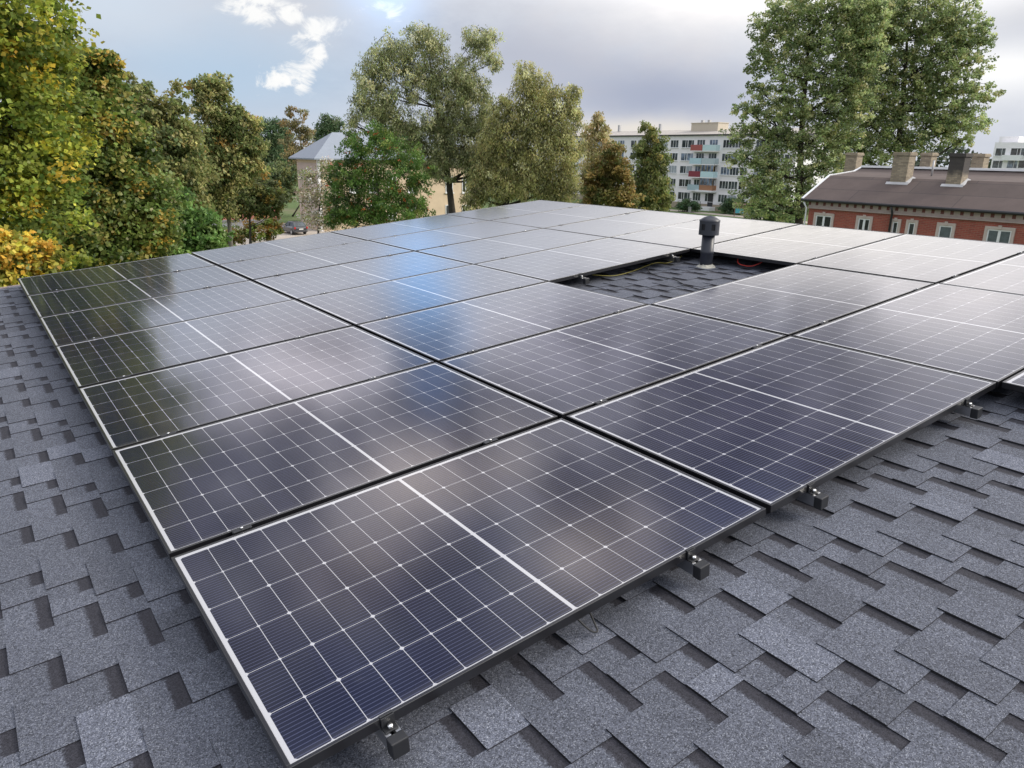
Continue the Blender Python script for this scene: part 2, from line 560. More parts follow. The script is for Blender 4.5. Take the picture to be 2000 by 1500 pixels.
def shingle_roof():
    rng = random.Random(4)
    verts, faces, mats, uvs = [], [], [], []

    def quad(pts, mi, uv):
        k = len(verts)
        verts.extend(rp(*q) for q in pts)
        faces.append(tuple(range(k, k + len(pts))))
        mats.append(mi)
        uvs.append(uv)
    EX = .1340
    gaps0 = [(.661, .820), (.999, 1.213), (1.305, 1.405)]
    k0 = math.ceil((U0 + .369) / EX)
    k1 = int((U1 + .369) / EX)
    tb, tt = .0028, .0036
    for k in range(k0, k1 + 1):
        ub = -.369 + EX * k
        ut = min(ub + EX, U1)
        sh = -.1605 * k
        gaps = []
        j0 = int(math.floor(V0 - 3 - sh)) - 1
        for j in range(j0, j0 + 20):
            for i, (a, b) in enumerate(gaps0):
                a2 = a + sh + j + rng.uniform(-.004, .004)
                b2 = b + sh + j + rng.uniform(-.004, .004)
                if b2 > V0 and a2 < V1:
                    gaps.append((max(a2, V0), min(b2, V1)))
        gaps.sort()
        wob = lambda: rng.uniform(-.0012, .0012)
        # bottom laminate: its lower edge lies on the course below
        b0 = N0 + tb + .0005
        for (a, b) in gaps:
            t = rng.uniform(.25, .75)
            quad([(ub, a, b0), (ut, a, N0), (ut, b, N0), (ub, b, b0)], 0, [(EX, t), (0, t), (0, t), (EX, t)])
            quad([(ub, a, b0 - tb), (ub, a, b0), (ub, b, b0), (ub, b, b0 - tb)], 1, [(1, .5)] * 4)
        # teeth of the top laminate between the gaps
        prev = V0
        teeth = []
        for (a, b) in gaps:
            if a > prev:
                teeth.append((prev, a))
            prev = b
        if prev < V1:
            teeth.append((prev, V1))
        for (a, b) in teeth:
            t = rng.choice([.15, .4, .5, .55, .6, 1.15, .5, .35]) + rng.uniform(-.08, .08)
            n1 = b0 + tt + rng.uniform(0, .0012)
            n2 = N0 + tt
            w0, w1 = wob(), wob()
            quad([(ub + w0, a, n1), (ut, a, n2), (ut, b, n2), (ub + w1, b, n1)], 0, [(1, t)] * 4)
            quad([(ub + w0, a, N0 + .0002), (ub + w0, a, n1), (ub + w1, b, n1), (ub + w1, b, N0 + .0002)], 1, [(1, .5)] * 4)
            quad([(ub + w0, a, N0), (ut, a, N0), (ut, a, n2), (ub + w0, a, n1)], 0, [(0, .2)] * 4)
            quad([(ub + w1, b, N0), (ub + w1, b, n1), (ut, b, n2), (ut, b, N0)], 0, [(0, .2)] * 4)
    # deck under it all, and the slope on the far side of the ridge
    d = N0 - .004
    quad([(U0, V0, d), (U1, V0, d), (U1, V1, d), (U0, V1, d)], 1, [(1, .5)] * 4)
    r0, r1 = rp(U1, V0, N0 + .003), rp(U1, V1, N0 + .003)
    k = len(verts)
    verts.extend([r0, r0 + Vector((9, 0, -.84)), r1 + Vector((9, 0, -.84)), r1])
    faces.append((k, k + 1, k + 2, k + 3))
    mats.append(0)
    uvs.append([(1, .5)] * 4)
    me = bpy.data.meshes.new('roof')
    me.from_pydata(verts, [], faces)
    me.materials.append(M['shingle'])
    me.materials.append(M['bitumen'])
    me.polygons.foreach_set('material_index', mats)
    uvl = me.uv_layers.new(name='band')
    uvl.data.foreach_set('uv', [c for q in uvs for w in q for c in w])
    me.update()
    o = bpy.data.objects.new('roof', me)
    COL.objects.link(o)
    o.parent = house
    return o


roof = shingle_roof()
b = MB()
p0, p1 = rp(U0, V1, N0), rp(U1, V1, N0)
b.hexa([p0 + Vector((0, .001, -.14)), p1 + Vector((0, .001, -.14)), p1 + Vector((0, .022, -.14)), p0 + Vector((0, .022, -.14)),
        p0 + Vector((0, .001, .014)), p1 + Vector((0, .001, .014)), p1 + Vector((0, .022, .014)), p0 + Vector((0, .022, .014))])
b.build('verge_trim', M['drip'], roof)
b = MB()
xr = rp(U1, 0, N0).x
b.box((rp(U0, 0, 0).x + .5, V0 + .4, 0), (xr + 8.4, V1 - .35, 7.1))
b.build('wall', M['render_wall'], house)

# ------------------------------------------------------------------ solar panels
PU, PV = 1.742, 1.1346


def make_panel():
    root = empty('solar_panel')
    L, Wd, h, lip = PANEL_L, PANEL_W, .030, .0105
    f = MB()
    zt = 0.0
    # frame: four rails with a lip over the glass, mitred by butting
    f.box((0, 0, -h), (L, lip, zt))
    f.box((0, Wd - lip, -h), (L, Wd, zt))
    f.box((0, lip, -h), (lip, Wd - lip, zt))
    f.box((L - lip, lip, -h), (L, Wd - lip, zt))
    f.build('frame', M['black_frame'], root, bevel=.0012)
    g_ = MB()
    z = -.0022
    g_.poly([(lip, lip, z), (L - lip, lip, z), (L - lip, Wd - lip, z), (lip, Wd - lip, z)])
    g_.build('glass', M['cells'], root)
    k = MB()
    k.poly([(lip, lip, -.008), (lip, Wd - lip, -.008), (L - lip, Wd - lip, -.008), (L - lip, lip, -.008)])
    k.build('backsheet', M['backsheet'], root)
    return root


ROWS = ['lowest row', 'front row', 'second row', 'third row', 'fourth row', 'fifth row', 'sixth row', 'back row']
COLS = ['leftmost column', 'second column from the left', 'third column from the left', 'far right column']
proto = None
spots = [(c, r) for r in range(1, 8) for c in range(4) if not (c == 2 and r == 3)] + [(2, 0)]
rj = random.Random(9)
for (c, r) in spots:
    if proto is None:
        proto = make_panel()
        o = proto
    else:
        o = copy_tree(proto)
    off = .012 if r == 0 else 0
    tilt = Matrix.Rotation(rad(rj.uniform(-.10, .10)), 4, 'X') @ Matrix.Rotation(rad(rj.uniform(-.07, .07)), 4, 'Y')
    o.matrix_world = ROOF_M @ Matrix.Translation((c * PU + (.010 if c else .002) + off, (r - 1) * PV + (.002 if r == 1 else .010), rj.uniform(-.001, .001))) @ tilt
    txt = 'solar panel in the %s, %s' % (ROWS[r], COLS[c])
    if (c, r) == (0, 1):
        txt = 'nearest solar panel, front corner of the array with the largest visible cells'
    elif (c, r) == (2, 0):
        txt = 'solar panel at the right picture edge, stepped lower than the front row'
    elif (c, r) == (2, 2):
        txt = 'solar panel just in front of the opening with the vent pipe'
    elif (c, r) == (2, 4):
        txt = 'solar panel just behind the opening with the vent pipe'
    elif (c, r) == (1, 3):
        txt = 'solar panel just left of the opening with the vent pipe'
    elif (c, r) == (3, 3):
        txt = 'solar panel just right of the opening with the vent pipe'
    elif (c, r) == (0, 7):
        txt = 'solar panel at the far left corner, mirroring the yellow maple'
    elif (c, r) == (3, 7):
        txt = 'farthest solar panel, at the back corner of the array'
    tag(o, txt, 'solar panel', 'solar panels on the shingle roof')

# ------------------------------------------------------------------ mounting rails with clamps
RAIL_T = -.031


def rail(u, va, vb, front_clamp, back_clamp, rows, label):
    root = empty('mounting_rail', matrix=ROOF_M @ Matrix.Translation((u, va, 0)))
    tag(root, label, 'mounting rail', 'mounting rails under the solar panels')
    ln = vb - va
    m_ = MB()
    w, h = .020, .042
    m_.box((-w, 0, RAIL_T - h), (-w + .013, ln, RAIL_T - .0005))
    m_.box((w - .013, 0, RAIL_T - h), (w, ln, RAIL_T - .0005))
    m_.box((-w + .013, 0, RAIL_T - h), (w - .013, ln, RAIL_T - .015))
    m_.build('rail', M['alu'], root)
    if front_clamp:
        e = MB()
        e.box((-w - .003, -.032, RAIL_T - h - .004), (w + .003, -.0005, RAIL_T + .001))
        e.build('end_cap', M['black_plastic'], root, bevel=.003)
        e = MB()
        ve = front_clamp - va
        e.box((-.018, ve - .024, RAIL_T), (.018, ve - .0015, RAIL_T + .004))
        e.box((-.018, ve - .006, RAIL_T + .004), (.018, ve - .0015, .001))
        e.box((-.018, ve - .0015, .0012), (.018, ve + .008, .0035))
        cl = e.build('end_clamp', M['black_plastic'], root, bevel=.0012)
        e = MB()
        e.lathe([(0.0001, .012), (.0065, .012), (.0075, .009), (.0075, .001), (.0001, .001)], 10, (0, ve - .015, RAIL_T + .003))
        e.build('bolt', M['steel'], cl)
    if back_clamp:
        e = MB()
        e.box((-w - .003, ln + .0005, RAIL_T - h - .004), (w + .003, ln + .03, RAIL_T + .001))
        e.build('end_cap', M['black_plastic'], root, bevel=.003)
    for r in rows:
        vm = (r - 1) * PV - va
        e = MB()
        e.box((-.033, vm - .0135, .0015), (.033, vm + .0135, .0035))
        e.box((-.035, vm - .007, -.028), (.035, vm + .007, .0015))
        mc = e.build('mid_clamp', M['black_plastic'], root, bevel=.0008)
        e = MB()
        e.lathe([(0.0001, .006), (.0055, .006), (.006, .0045), (.006, 0), (.0001, 0)], 10, (0, vm, .0036))
        e.build('bolt', M['steel'], mc)
    return root


back = 7 * PV + .03
full = [2, 3, 4, 5, 6, 7]
rail(.249, -.030, back, .002, True, full, 'aluminium rail ending below the nearest panel, lowest of the four rail ends in view')
rail(1.335, -.028, back, .002, True, full, 'aluminium rail ending under the right half of the nearest panel')
rail(1.987, -.028, back, .002, True, full, 'aluminium rail whose end sticks out just right of the first panel joint')
rail(3.186, -.028, back, .002, True, full, 'aluminium rail ending near the step in the front edge of the array')
rail(3.84, -1.17, 2 * PV - .02, None, False, [1, 2], 'aluminium rail with clamps in the panel joints in front of the vent opening, left one')
rail(4.96, -1.17, 2 * PV - .02, None, False, [1, 2], 'aluminium rail with clamps in the panel joints in front of the vent opening, right one')
rail(3.84, 3 * PV - .045, back, 3 * PV + .010, True, [5, 6, 7], 'aluminium rail end at the back left of the vent opening')
rail(4.96, 3 * PV - .045, back, 3 * PV + .010, True, [5, 6, 7], 'aluminium rail end close behind the vent pipe')
rail(5.50, -.028, back, .002, True, full, 'aluminium rail with clamps in the joints of the far right column, lower one')
rail(6.60, -.028, back, .002, True, full, 'aluminium rail with clamps in the joints of the far right column, nearest the ridge')

# ------------------------------------------------------------------ vent pipe in the opening


def vent_pipe():
    base = rp(5.11, 3.13, N0)
    root = empty('vent_pipe', base)
    tag(root, 'dark grey roof vent pipe with a conical cap, standing in the panel opening', 'vent pipe')
    pr = .057
    m_ = MB()
    m_.lathe([(pr, -.02), (pr, .118), (pr + .003, .122), (pr + .003, .150), (pr, .154), (pr, .33), (pr - .006, .33)], 32)
    m_.build('pipe', M['vent'], root)
    # cap: a drum with square openings and a shallow cone on top
    m_ = MB()
    R_, z0, z1, seg = .090, .292, .415, 48
    wa0 = math.radians(-75)
    opens = [(i * 8 + 1, i * 8 + 4) for i in range(6)]
    zl, zh = .336, .390

    def P_(j, z, r=R_):
        w = wa0 + 2 * math.pi * j / seg
        return (r * math.cos(w), r * math.sin(w), z)
    for j in range(seg):
        op = any(a <= j < b_ for a, b_ in opens)
        if op:
            m_.poly([P_(j, z0), P_(j + 1, z0), P_(j + 1, zl), P_(j, zl)], 0, True)
            m_.poly([P_(j, zh), P_(j + 1, zh), P_(j + 1, z1), P_(j, z1)], 0, True)
        else:
            m_.poly([P_(j, z0), P_(j + 1, z0), P_(j + 1, z1), P_(j, z1)], 0, True)
        m_.poly([P_(j, z0, pr), P_(j + 1, z0, pr), P_(j + 1, z0), P_(j, z0)], 0)
    m_.lathe([(R_ + .004, z1), (R_ + .004, z1 + .006), (.055, z1 + .032), (.001, z1 + .050)], 48)
    m_.lathe([(R_, z1), (R_ + .004, z1)], 48)
    cap = m_.build('cap', M['vent'], root)
    m_ = MB()
    m_.lathe([(R_ - .006, z0 + .005), (R_ - .006, z1 - .004)], 48)
    m_.build('dark_sleeve', M['vent_inside'], cap)  # near-black sleeve painted in for the shade behind the drum openings
    # squeezed-out sealant round the foot
    m_ = MB()
    rr = random.Random(3)
    seg = 26
    out = [pr + .010 + .016 * rr.random() + (.018 if 14 < j < 22 else 0) for j in range(seg)]
    hh = [.004 + .012 * rr.random() for j in range(seg)]
    for j in range(seg):
        k = (j + 1) % seg
        a0, a1 = 2 * math.pi * j / seg, 2 * math.pi * k / seg

        def q(r, a, z):
            return (r * math.cos(a), r * math.sin(a), z + r * math.cos(a) * math.tan(TH) + .006)
        m_.poly([q(pr, a0, hh[j] + .012), q(out[j] * .8, a0, hh[j]), q(out[k] * .8, a1, hh[k]), q(pr, a1, hh[k] + .012)], 0, True)
        m_.poly([q(out[j] * .8, a0, hh[j]), q(out[j] * 1.15, a0, -.003), q(out[k] * 1.15, a1, -.003), q(out[k] * .8, a1, hh[k])], 0, True)
    m_.build('sealant', M['sealant'], root)


vent_pipe()


def cable(name, label, pts, r, material):
    """a smooth tube through roof-frame points"""
    ps = [np.array(p, float) for p in pts]
    out = []
    n = len(ps)
    for i in range(n - 1):
        a, b_, c, d = ps[max(i - 1, 0)], ps[i], ps[i + 1], ps[min(i + 2, n - 1)]
        for t in np.linspace(0, 1, 8, endpoint=False):
            out.append(.5 * ((2 * b_) + (-a + c) * t + (2 * a - 5 * b_ + 4 * c - d) * t * t + (-a + 3 * b_ - 3 * c + d) * t ** 3))
    out.append(ps[-1])
    m_ = MB()
    m_.tube([rp(*p) for p in out], [r] * len(out), 8)
    o = m_.build(name, material)
    tag(o, label, 'cable')
    return o


cable('cable', 'thin black cable lying across the shingles in the vent opening',
      [(4.72, 3.45, -.075), (4.60, 3.36, -.10), (4.52, 3.18, -.106), (4.50, 2.95, -.107), (4.40, 2.72, -.107), (4.36, 2.5, -.107), (4.30, 2.25, -.104)], .0042, M['cable_black'])
cable('cable', 'yellow and green cable sagging under the back edge of the vent opening',
      [(4.05, 3.50, -.06), (4.25, 3.46, -.098), (4.45, 3.47, -.106), (4.62, 3.49, -.10), (4.80, 3.47, -.075), (4.96, 3.46, -.098), (5.08, 3.44, -.080), (5.2, 3.5, -.07)], .0032, M['cable_yellow'])
cable('cable', 'red cable loop hanging right of the vent pipe',
      [(5.30, 2.92, -.045), (5.255, 2.88, -.078), (5.245, 2.80, -.090), (5.25, 2.72, -.082), (5.30, 2.66, -.050)], .0040, M['cable_red'])
cable('cable', 'black cable loop drooping below the front edge of the nearest panel',
      [(.94, .06, -.05), (.93, .01, -.085), (.925, -.006, -.100), (.905, .005, -.092), (.88, .05, -.05)], .0028, M['cable_black'])


# ================================================================== GROUND
def ground_material():
    x, g, p = mat('grass_ground')
    c = g.n('ShaderNodeTexCoord').outputs['Object']
    a = g.noise(c, .06, 5, .6)
    b_ = g.noise(c, 1.6, 5, .7)
    col = g.mix(g.smooth(b_, .3, .7), (.045, .085, .018), (.10, .15, .035))
    col = g.mix(g.math('MULTIPLY', g.smooth(a, .5, .62), .7), col, (.15, .13, .075))
    g.t.links.new(col, p.inputs['Base Color'])
    p.inputs['Roughness'].default_value = .95
    return x


def gravel_material():
    x, g, p = mat('sandy_gravel')
    c = g.n('ShaderNodeTexCoord').outputs['Object']
    a = g.noise(c, .5, 6, .65)
    b_ = g.noise(c, 9.0, 4, .7)
    col = g.mix(a, (.30, .26, .22), (.52, .46, .40))
    col = g.mix(g.math('MULTIPLY', b_, .4), col, (.25, .22, .19))
    g.t.links.new(col, p.inputs['Base Color'])
    p.inputs['Roughness'].default_value = .95
    return x


m_ = MB()
m_.poly([(-900, -900, 0), (900, -900, 0), (900, 900, 0), (-900, 900, 0)])
tag(m_.build('ground', ground_material()), kind='structure')
m_ = MB()
yp = [on_z(430, 452), on_z(470, 441), on_z(548, 436), on_z(640, 432), on_z(700, 446), on_z(640, 480), on_z(560, 500), on_z(470, 486)]
m_.poly([(q[0], q[1], .004) for q in yp][::-1])
tag(m_.build('yard', gravel_material()), kind='structure')
m_ = MB()
m_.poly([(104, 20, .004), (107, 20, .004), (107, 115, .004), (104, 115, .004)])
tag(m_.build('path', gravel_material()), kind='structure')


# ================================================================== TREES
def leaf_mesh(name, P, A, B, colr, mt, parent, fold=.18, Nn=None):
    """P centres, A half-length vectors, B half-width vectors, colr per leaf"""
    n = len(P)
    up = np.cross(A, B)
    up /= (np.linalg.norm(up, axis=1, keepdims=True) + 1e-9)
    wid = np.linalg.norm(B, axis=1, keepdims=True)
    v = np.empty((n, 4, 3))
    v[:, 0] = P - A
    v[:, 1] = P + B + up * wid * fold - A * .15
    v[:, 2] = P + A
    v[:, 3] = P - B + up * wid * fold - A * .15
    me = bpy.data.meshes.new(name)
    me.vertices.add(4 * n)
    me.vertices.foreach_set('co', v.reshape(-1).astype(np.float32))
    me.loops.add(4 * n)
    me.loops.foreach_set('vertex_index', np.arange(4 * n, dtype=np.int32))
    me.polygons.add(n)
    me.polygons.foreach_set('loop_start', np.arange(0, 4 * n, 4, dtype=np.int32))
    me.polygons.foreach_set('loop_total', np.full(n, 4, np.int32))
    ca = me.color_attributes.new('leaf', 'FLOAT_COLOR', 'POINT')
    c4 = np.ones((n, 4, 4))
    c4[:, :, :3] = colr[:, None, :]
    ca.data.foreach_set('color', c4.reshape(-1).astype(np.float32))
    me.materials.append(mt)
    me.update()
    me.validate()
    o = bpy.data.objects.new(name, me)
    COL.objects.link(o)
    if parent is not None:
        o.parent = parent
    return o


def rand_unit(rg, n):
    d = rg.normal(size=(n, 3))
    return d / np.linalg.norm(d, axis=1, keepdims=True)


LEAF_GAIN = 2.7
RAG = .38


def tree(name, label, D, base_px, lobes, n, leaf, colors, bark='bark_dark', trunk_r=.2, seed=1, droop=.2, depth=1.0, group=None, gain=1.0,
         clump=.22, per=42, lens=1.0, cat='tree', gloss=False, trunk_to=None, fill=.45, base_xy=None, berries=0, bare=0, stems=None, flat=.75):
    """lobes: (px, py, rx, ry[, depth shift in m]) in the photograph, placed at D metres; colours: list of (rgb, weight)"""
    rg = np.random.default_rng(seed)
    k = D / F_PX
    view = at(base_px, 300, 1.0) - EYE
    view = np.array([view[0], view[1], 0]) / math.hypot(view[0], view[1])
    side = np.array([view[1], -view[0], 0])
    cen, rx, ry = [], [], []
    for lb in lobes:
        p = at(lb[0], lb[1], D)
        cen.append(p + view * (lb[4] if len(lb) > 4 else 0))
        rx.append(lb[2] * k * 1.04)
        ry.append(lb[3] * k * 1.04)
    cen, rx, ry = np.array(cen), np.array(rx), np.array(ry)
    span = (cen[:, :2] @ side[:2])
    width = span.max() - span.min() + rx.mean() * 2
    cdep = .5 * width * depth
    if base_xy is None:
        g0 = at(base_px, 300, D)
        base_xy = (g0[0], g0[1])
    base = np.array([base_xy[0], base_xy[1], 0.0])
    root = empty(name, base)
    tag(root, label, cat, group)
    # --- clumps
    area = rx * ry
    pr = area / area.sum()
    nc = max(12, n // per)
    li = rg.choice(len(cen), nc, p=pr)
    d = rand_unit(rg, nc)
    rr = rg.random(nc) ** .42 * (1 + RAG * rg.random(nc) ** 4)
    rdep = np.maximum(rx[li], cdep * .55)
    off = (side[None] * (d[:, 0] * rx[li] * rr)[:, None] + view[None] * (d[:, 1] * rdep * rr)[:, None] + np.array([0, 0, 1.0])[None] * (d[:, 2] * ry[li] * rr)[:, None])
    CC = cen[li] + off
    keep = CC[:, 2] > .4
    CC, li = CC[keep], li[keep]
    nc = len(CC)
    crad = clump * np.sqrt(rx[li] * ry[li]) * rg.uniform(.7, 1.35, nc) + leaf[0]
    cw = np.array([c[1] for c in colors], float)
    cols = np.array([c[0] for c in colors])
    cc = rg.choice(len(cols), nc, p=cw / cw.sum())
    # --- leaves
    m = n
    ci = rg.integers(0, nc, m)
    dd = rand_unit(rg, m) * (rg.random(m) ** .5)[:, None] * crad[ci][:, None]
    dd[:, 2] *= flat
    P = CC[ci] + dd
    out = P - cen[li[ci]]
    out /= (np.linalg.norm(out, axis=1, keepdims=True) + 1e-6)
    A = rand_unit(rg, m) + out * .5
    A[:, 2] -= droop * 2.2
    A /= np.linalg.norm(A, axis=1, keepdims=True)
    B = np.cross(A, rand_unit(rg, m) * .8 + np.array([0, 0, .9]))
    B /= (np.linalg.norm(B, axis=1, keepdims=True) + 1e-6)
    sz = rg.uniform(.65, 1.3, m)[:, None] * lens
    A = A * leaf[0] * .5 * sz
    B = B * leaf[1] * .5 * sz
    swap = rg.random(m) < .10
    pick = np.where(swap, rg.choice(len(cols), m, p=cw / cw.sum()), cc[ci])
    colr = cols[pick] * rg.uniform(.84, 1.16, m)[:, None] * rg.uniform(.66, 1.34, nc)[ci][:, None]
    colr = np.clip(colr * LEAF_GAIN * gain * (1 + rg.normal(0, .06, (m, 3))), .002, .75)
    crown = leaf_mesh('crown', P - base, A, B, colr, M['leaf_gloss' if gloss else 'leaf'], root)
    # --- trunk and limbs
    tb = MB()
    top = cen[np.argmax(cen[:, 2])]
    if trunk_to is None:
        cm = cen.mean(0)
        tip = np.array([.5 * cm[0] + .5 * top[0], .5 * cm[1] + .5 * top[1], top[2]])
    else:
        tip = at(trunk_to[0], trunk_to[1], D)
    starts = [base] if not stems else [base + side * s_ for s_ in stems]
    tips = [tip] if not stems else [tip + side * s_ * 2.2 for s_ in stems]
    axes = []
    for b0, t0 in zip(starts, tips):
        npt = 9
        pts = []
        for i in range(npt):
            t = i / (npt - 1)
            q = b0 + (t0 - b0) * t
            q = q + side * math.sin(t * 5 + seed) * .035 * (t0[2] - b0[2]) * t * (1 - t) + view * math.cos(t * 4 + seed) * .1 * t
            pts.append(q)
        rads = [trunk_r * (1.25 if i == 0 else 1) * (1 - .86 * (i / (npt - 1))) for i in range(npt)]
        tb.tube(pts, rads, 10)
        axes.append((pts, rads))
    rl = random.Random(seed)
    for i in range(len(cen)):
        pts, rads = axes[i % len(axes)]
        z = cen[i][2] - .35 * abs(np.linalg.norm(cen[i][:2] - pts[4][:2])) - .3 * ry[i]
        z = min(max(z, pts[1][2]), pts[-2][2])
        j = int(np.argmin([abs(q[2] - z) for q in pts]))
        s0 = pts[j]
        e0 = cen[i]
        mid = (s0 + e0) / 2 + np.array([0, 0, -.06 * np.linalg.norm(e0 - s0)]) + side * rl.uniform(-.3, .3) * .3
        r0 = min(rads[j] * .55, trunk_r * .4)
        tb.tube([s0, mid, e0], [r0, r0 * .6, r0 * .22], 6, cap=False)
        own = np.where(li == i)[0]
        for q in own[:6 + bare]:
            e1 = CC[q]
            tb.tube([mid + (e0 - mid) * rl.uniform(.2, .9), (e0 + e1) / 2 + np.array([0, 0, .1]), e1], [r0 * .3, r0 * .2, r0 * .08], 5, cap=False)
    tb.v = [tuple(np.array(q) - base) for q in tb.v]
    tb.build('trunk', M[bark], root)
    if berries:
        bm_ = MB()
        sel = rg.choice(nc, berries, replace=nc < berries)
        for q in sel:
            c0 = CC[q] + rand_unit(rg, 1)[0] * crad[q] * .9 - base
            for t in range(9):
                c1 = c0 + rg.normal(0, .07, 3)
                r = .035
                k0 = len(bm_.v)
                bm_.v += [tuple(c1 + np.array(w) * r) for w in ((1, 0, 0), (-1, 0, 0), (0, 1, 0), (0, -1, 0), (0, 0, 1), (0, 0, -1))]
                for a_, b_, c_ in ((0, 2, 4), (2, 1, 4), (1, 3, 4), (3, 0, 4), (2, 0, 5), (1, 2, 5), (3, 1, 5), (0, 3, 5)):
                    bm_.f.append((k0 + a_, k0 + b_, k0 + c_))
                    bm_.m.append(0)
                    bm_.sm.append(True)
        bm_.build('berries', M['berry'], root)
    return root


YEL = [((.28, .26, .038), 3), ((.165, .19, .034), 6), ((.085, .115, .026), 6), ((.30, .21, .03), .8)]
tree('maple_tree', 'tall yellow-green maple at the left picture edge', 19, -60,
     [(-40, 60, 120, 90), (40, 60, 70, 60), (95, 35, 38, 36), (-30, -110, 130, 100), (-140, -230, 170, 140), (-220, -60, 170, 160), (45, 150, 80, 60), (75, 235, 70, 65), (20, 230, 100, 80),
      (30, 330, 95, 75), (85, 330, 50, 50), (-60, 400, 130, 90), (90, 420, 60, 50), (-170, 200, 150, 150), (70, 500, 70, 40), (-260, -330, 150, 120)],
     80000, (.105, .092), YEL, 'bark_dark', .22, 3, gain=.78, depth=.8, per=60, clump=.25, cat='tree')
tree('maple_sapling', 'small orange-yellow maple just beyond the left roof corner', 13.5, 20,
     [(35, 495, 50, 26), (-20, 500, 55, 38), (82, 505, 26, 20), (15, 545, 60, 28), (70, 530, 36, 20)],
     10000, (.085, .075), [((.46, .30, .04), 4), ((.34, .20, .03), 2), ((.40, .34, .06), 3), ((.18, .19, .035), 4), ((.10, .12, .025), 2)], 'bark_dark', .06, 5, gain=.5, depth=.5, per=40, cat='tree')
DKM = [((.050, .072, .018), 5), ((.075, .095, .024), 4), ((.12, .115, .03), 2.0), ((.19, .14, .03), 1.0), ((.035, .05, .015), 2)]
tree('maple_tree', 'dark green maple with a few yellowing leaves behind the yellow maple', 25, 200,
     [(185, 140, 32, 38), (210, 130, 18, 20), (155, 175, 50, 60), (205, 215, 35, 45), (165, 260, 75, 70), (235, 290, 45, 55), (225, 360, 80, 60), (270, 400, 55, 50), (160, 370, 80, 70),
      (210, 450, 95, 45), (290, 455, 50, 35), (150, 500, 90, 40), (240, 490, 70, 30), (120, 280, 50, 80)],
     82000, (.125, .11), DKM, 'bark_dark', .24, 7, depth=.8, per=60, clump=.26, gloss=True)
OLV = [((.115, .115, .045), 5), ((.085, .10, .036), 4), ((.16, .145, .058), 2.2), ((.050, .064, .024), 4)]
tree('alder_tree', 'olive alder with a ragged top between the dark maple and the birch', 40, 320,
     [(265, 180, 22, 28), (285, 215, 35, 30), (262, 240, 30, 40), (345, 195, 16, 24), (338, 235, 30, 30), (310, 275, 50, 40), (355, 280, 30, 35), (300, 330, 50, 45), (355, 335, 40, 40), (330, 390, 45, 45), (295, 410, 40, 50), (375, 385, 25, 40)],
     30000, (.19, .12), OLV, 'bark_grey', .18, 11, depth=.8, droop=.35)
tree('birch_tree', 'olive birch with a leaning twin top left of the distant pines', 47, 425,
     [(398, 172, 22, 20), (430, 165, 16, 18), (415, 205, 34, 26), (440, 235, 34, 30), (475, 250, 24, 24), (420, 270, 40, 36), (465, 295, 40, 28), (500, 285, 16, 20), (430, 325, 50, 34), (480, 330, 30, 24), (405, 350, 30, 40), (430, 385, 32, 36)],
     30000, (.20, .12), OLV + [((.16, .10, .03), .6)], 'bark_grey', .18, 13, depth=.8, droop=.35)
tree('plum_tree', 'low dark spreading tree in front of the red roofed shed', 62, 470,
     [(500, 368, 34, 20), (465, 378, 34, 24), (530, 385, 26, 24), (490, 400, 50, 22), (450, 400, 24, 24), (530, 415, 18, 14)],
     9000, (.26, .18), [((.040, .050, .018), 5), ((.065, .070, .022), 3), ((.12, .085, .02), .7)], 'bark_dark', .16, 17, depth=.8, trunk_to=(485, 385))
tree('hazel_bush', 'green leafy bush rising over the far left panel edge', 30, 375,
     [(350, 425, 40, 45), (385, 450, 40, 34), (330, 470, 45, 30), (420, 468, 24, 18), (360, 490, 60, 22)],
     9000, (.17, .13), [((.055, .095, .025), 5), ((.08, .12, .035), 4), ((.03, .055, .016), 2)], 'bark_dark', .05, 19, depth=.7, cat='bush', stems=[-.5, 0, .5])
tree('spindle_bush', 'low russet and olive bush left of the dark parked car', 66, 525,
     [(520, 430, 20, 14), (500, 448, 30, 14), (535, 447, 14, 12), (470, 455, 22, 12), (450, 466, 26, 10), (515, 462, 26, 8)],
     5000, (.22, .14), [((.10, .075, .025), 4), ((.06, .075, .02), 4), ((.14, .08, .02), 2), ((.09, .12, .03), 2)], 'bark_dark', .05, 23, depth=.6, cat='bush')
PIN = [((.030, .050, .024), 5), ((.045, .066, .032), 3), ((.065, .075, .04), 1)]
for i, (bx, lobs, lab) in enumerate([
        (522, [(515, 245, 18, 12), (535, 250, 16, 14), (520, 275, 24, 16), (530, 300, 20, 18), (505, 310, 20, 18)], 'dark pine beyond the grey roof, nearest the olive birch'),
        (640, [(640, 240, 22, 10), (655, 250, 14, 10), (632, 255, 18, 12), (640, 275, 26, 14), (655, 290, 20, 14)], 'dark flat-topped pine showing above the grey hipped roof'),
        (555, [(552, 262, 14, 14), (550, 290, 20, 18), (560, 315, 22, 18)], 'slim dark pine standing behind the bare-topped birch')]):
    tree('pine_tree', lab, 150 + 8 * i, bx, lobs, 5200, (.7, .22), PIN, 'bark_dark', .28, 31 + i, droop=.1, depth=.8, group='pines on the far skyline', per=40)
tree('birch_tree', 'thin brownish birch with a sparse top among the distant pines', 135, 582,
     [(570, 222, 9, 12), (588, 222, 10, 12), (575, 245, 18, 14), (592, 258, 18, 16), (575, 285, 26, 20), (600, 300, 22, 18), (580, 320, 26, 18)],
     5200, (.42, .22), [((.12, .10, .05), 4), ((.08, .08, .04), 3), ((.15, .11, .05), 1)], 'bark_birch', .16, 37, droop=.4, depth=.8)
ROW = [((.055, .105, .022), 5), ((.085, .135, .03), 4), ((.033, .062, .016), 3), ((.13, .155, .04), 1.2)]
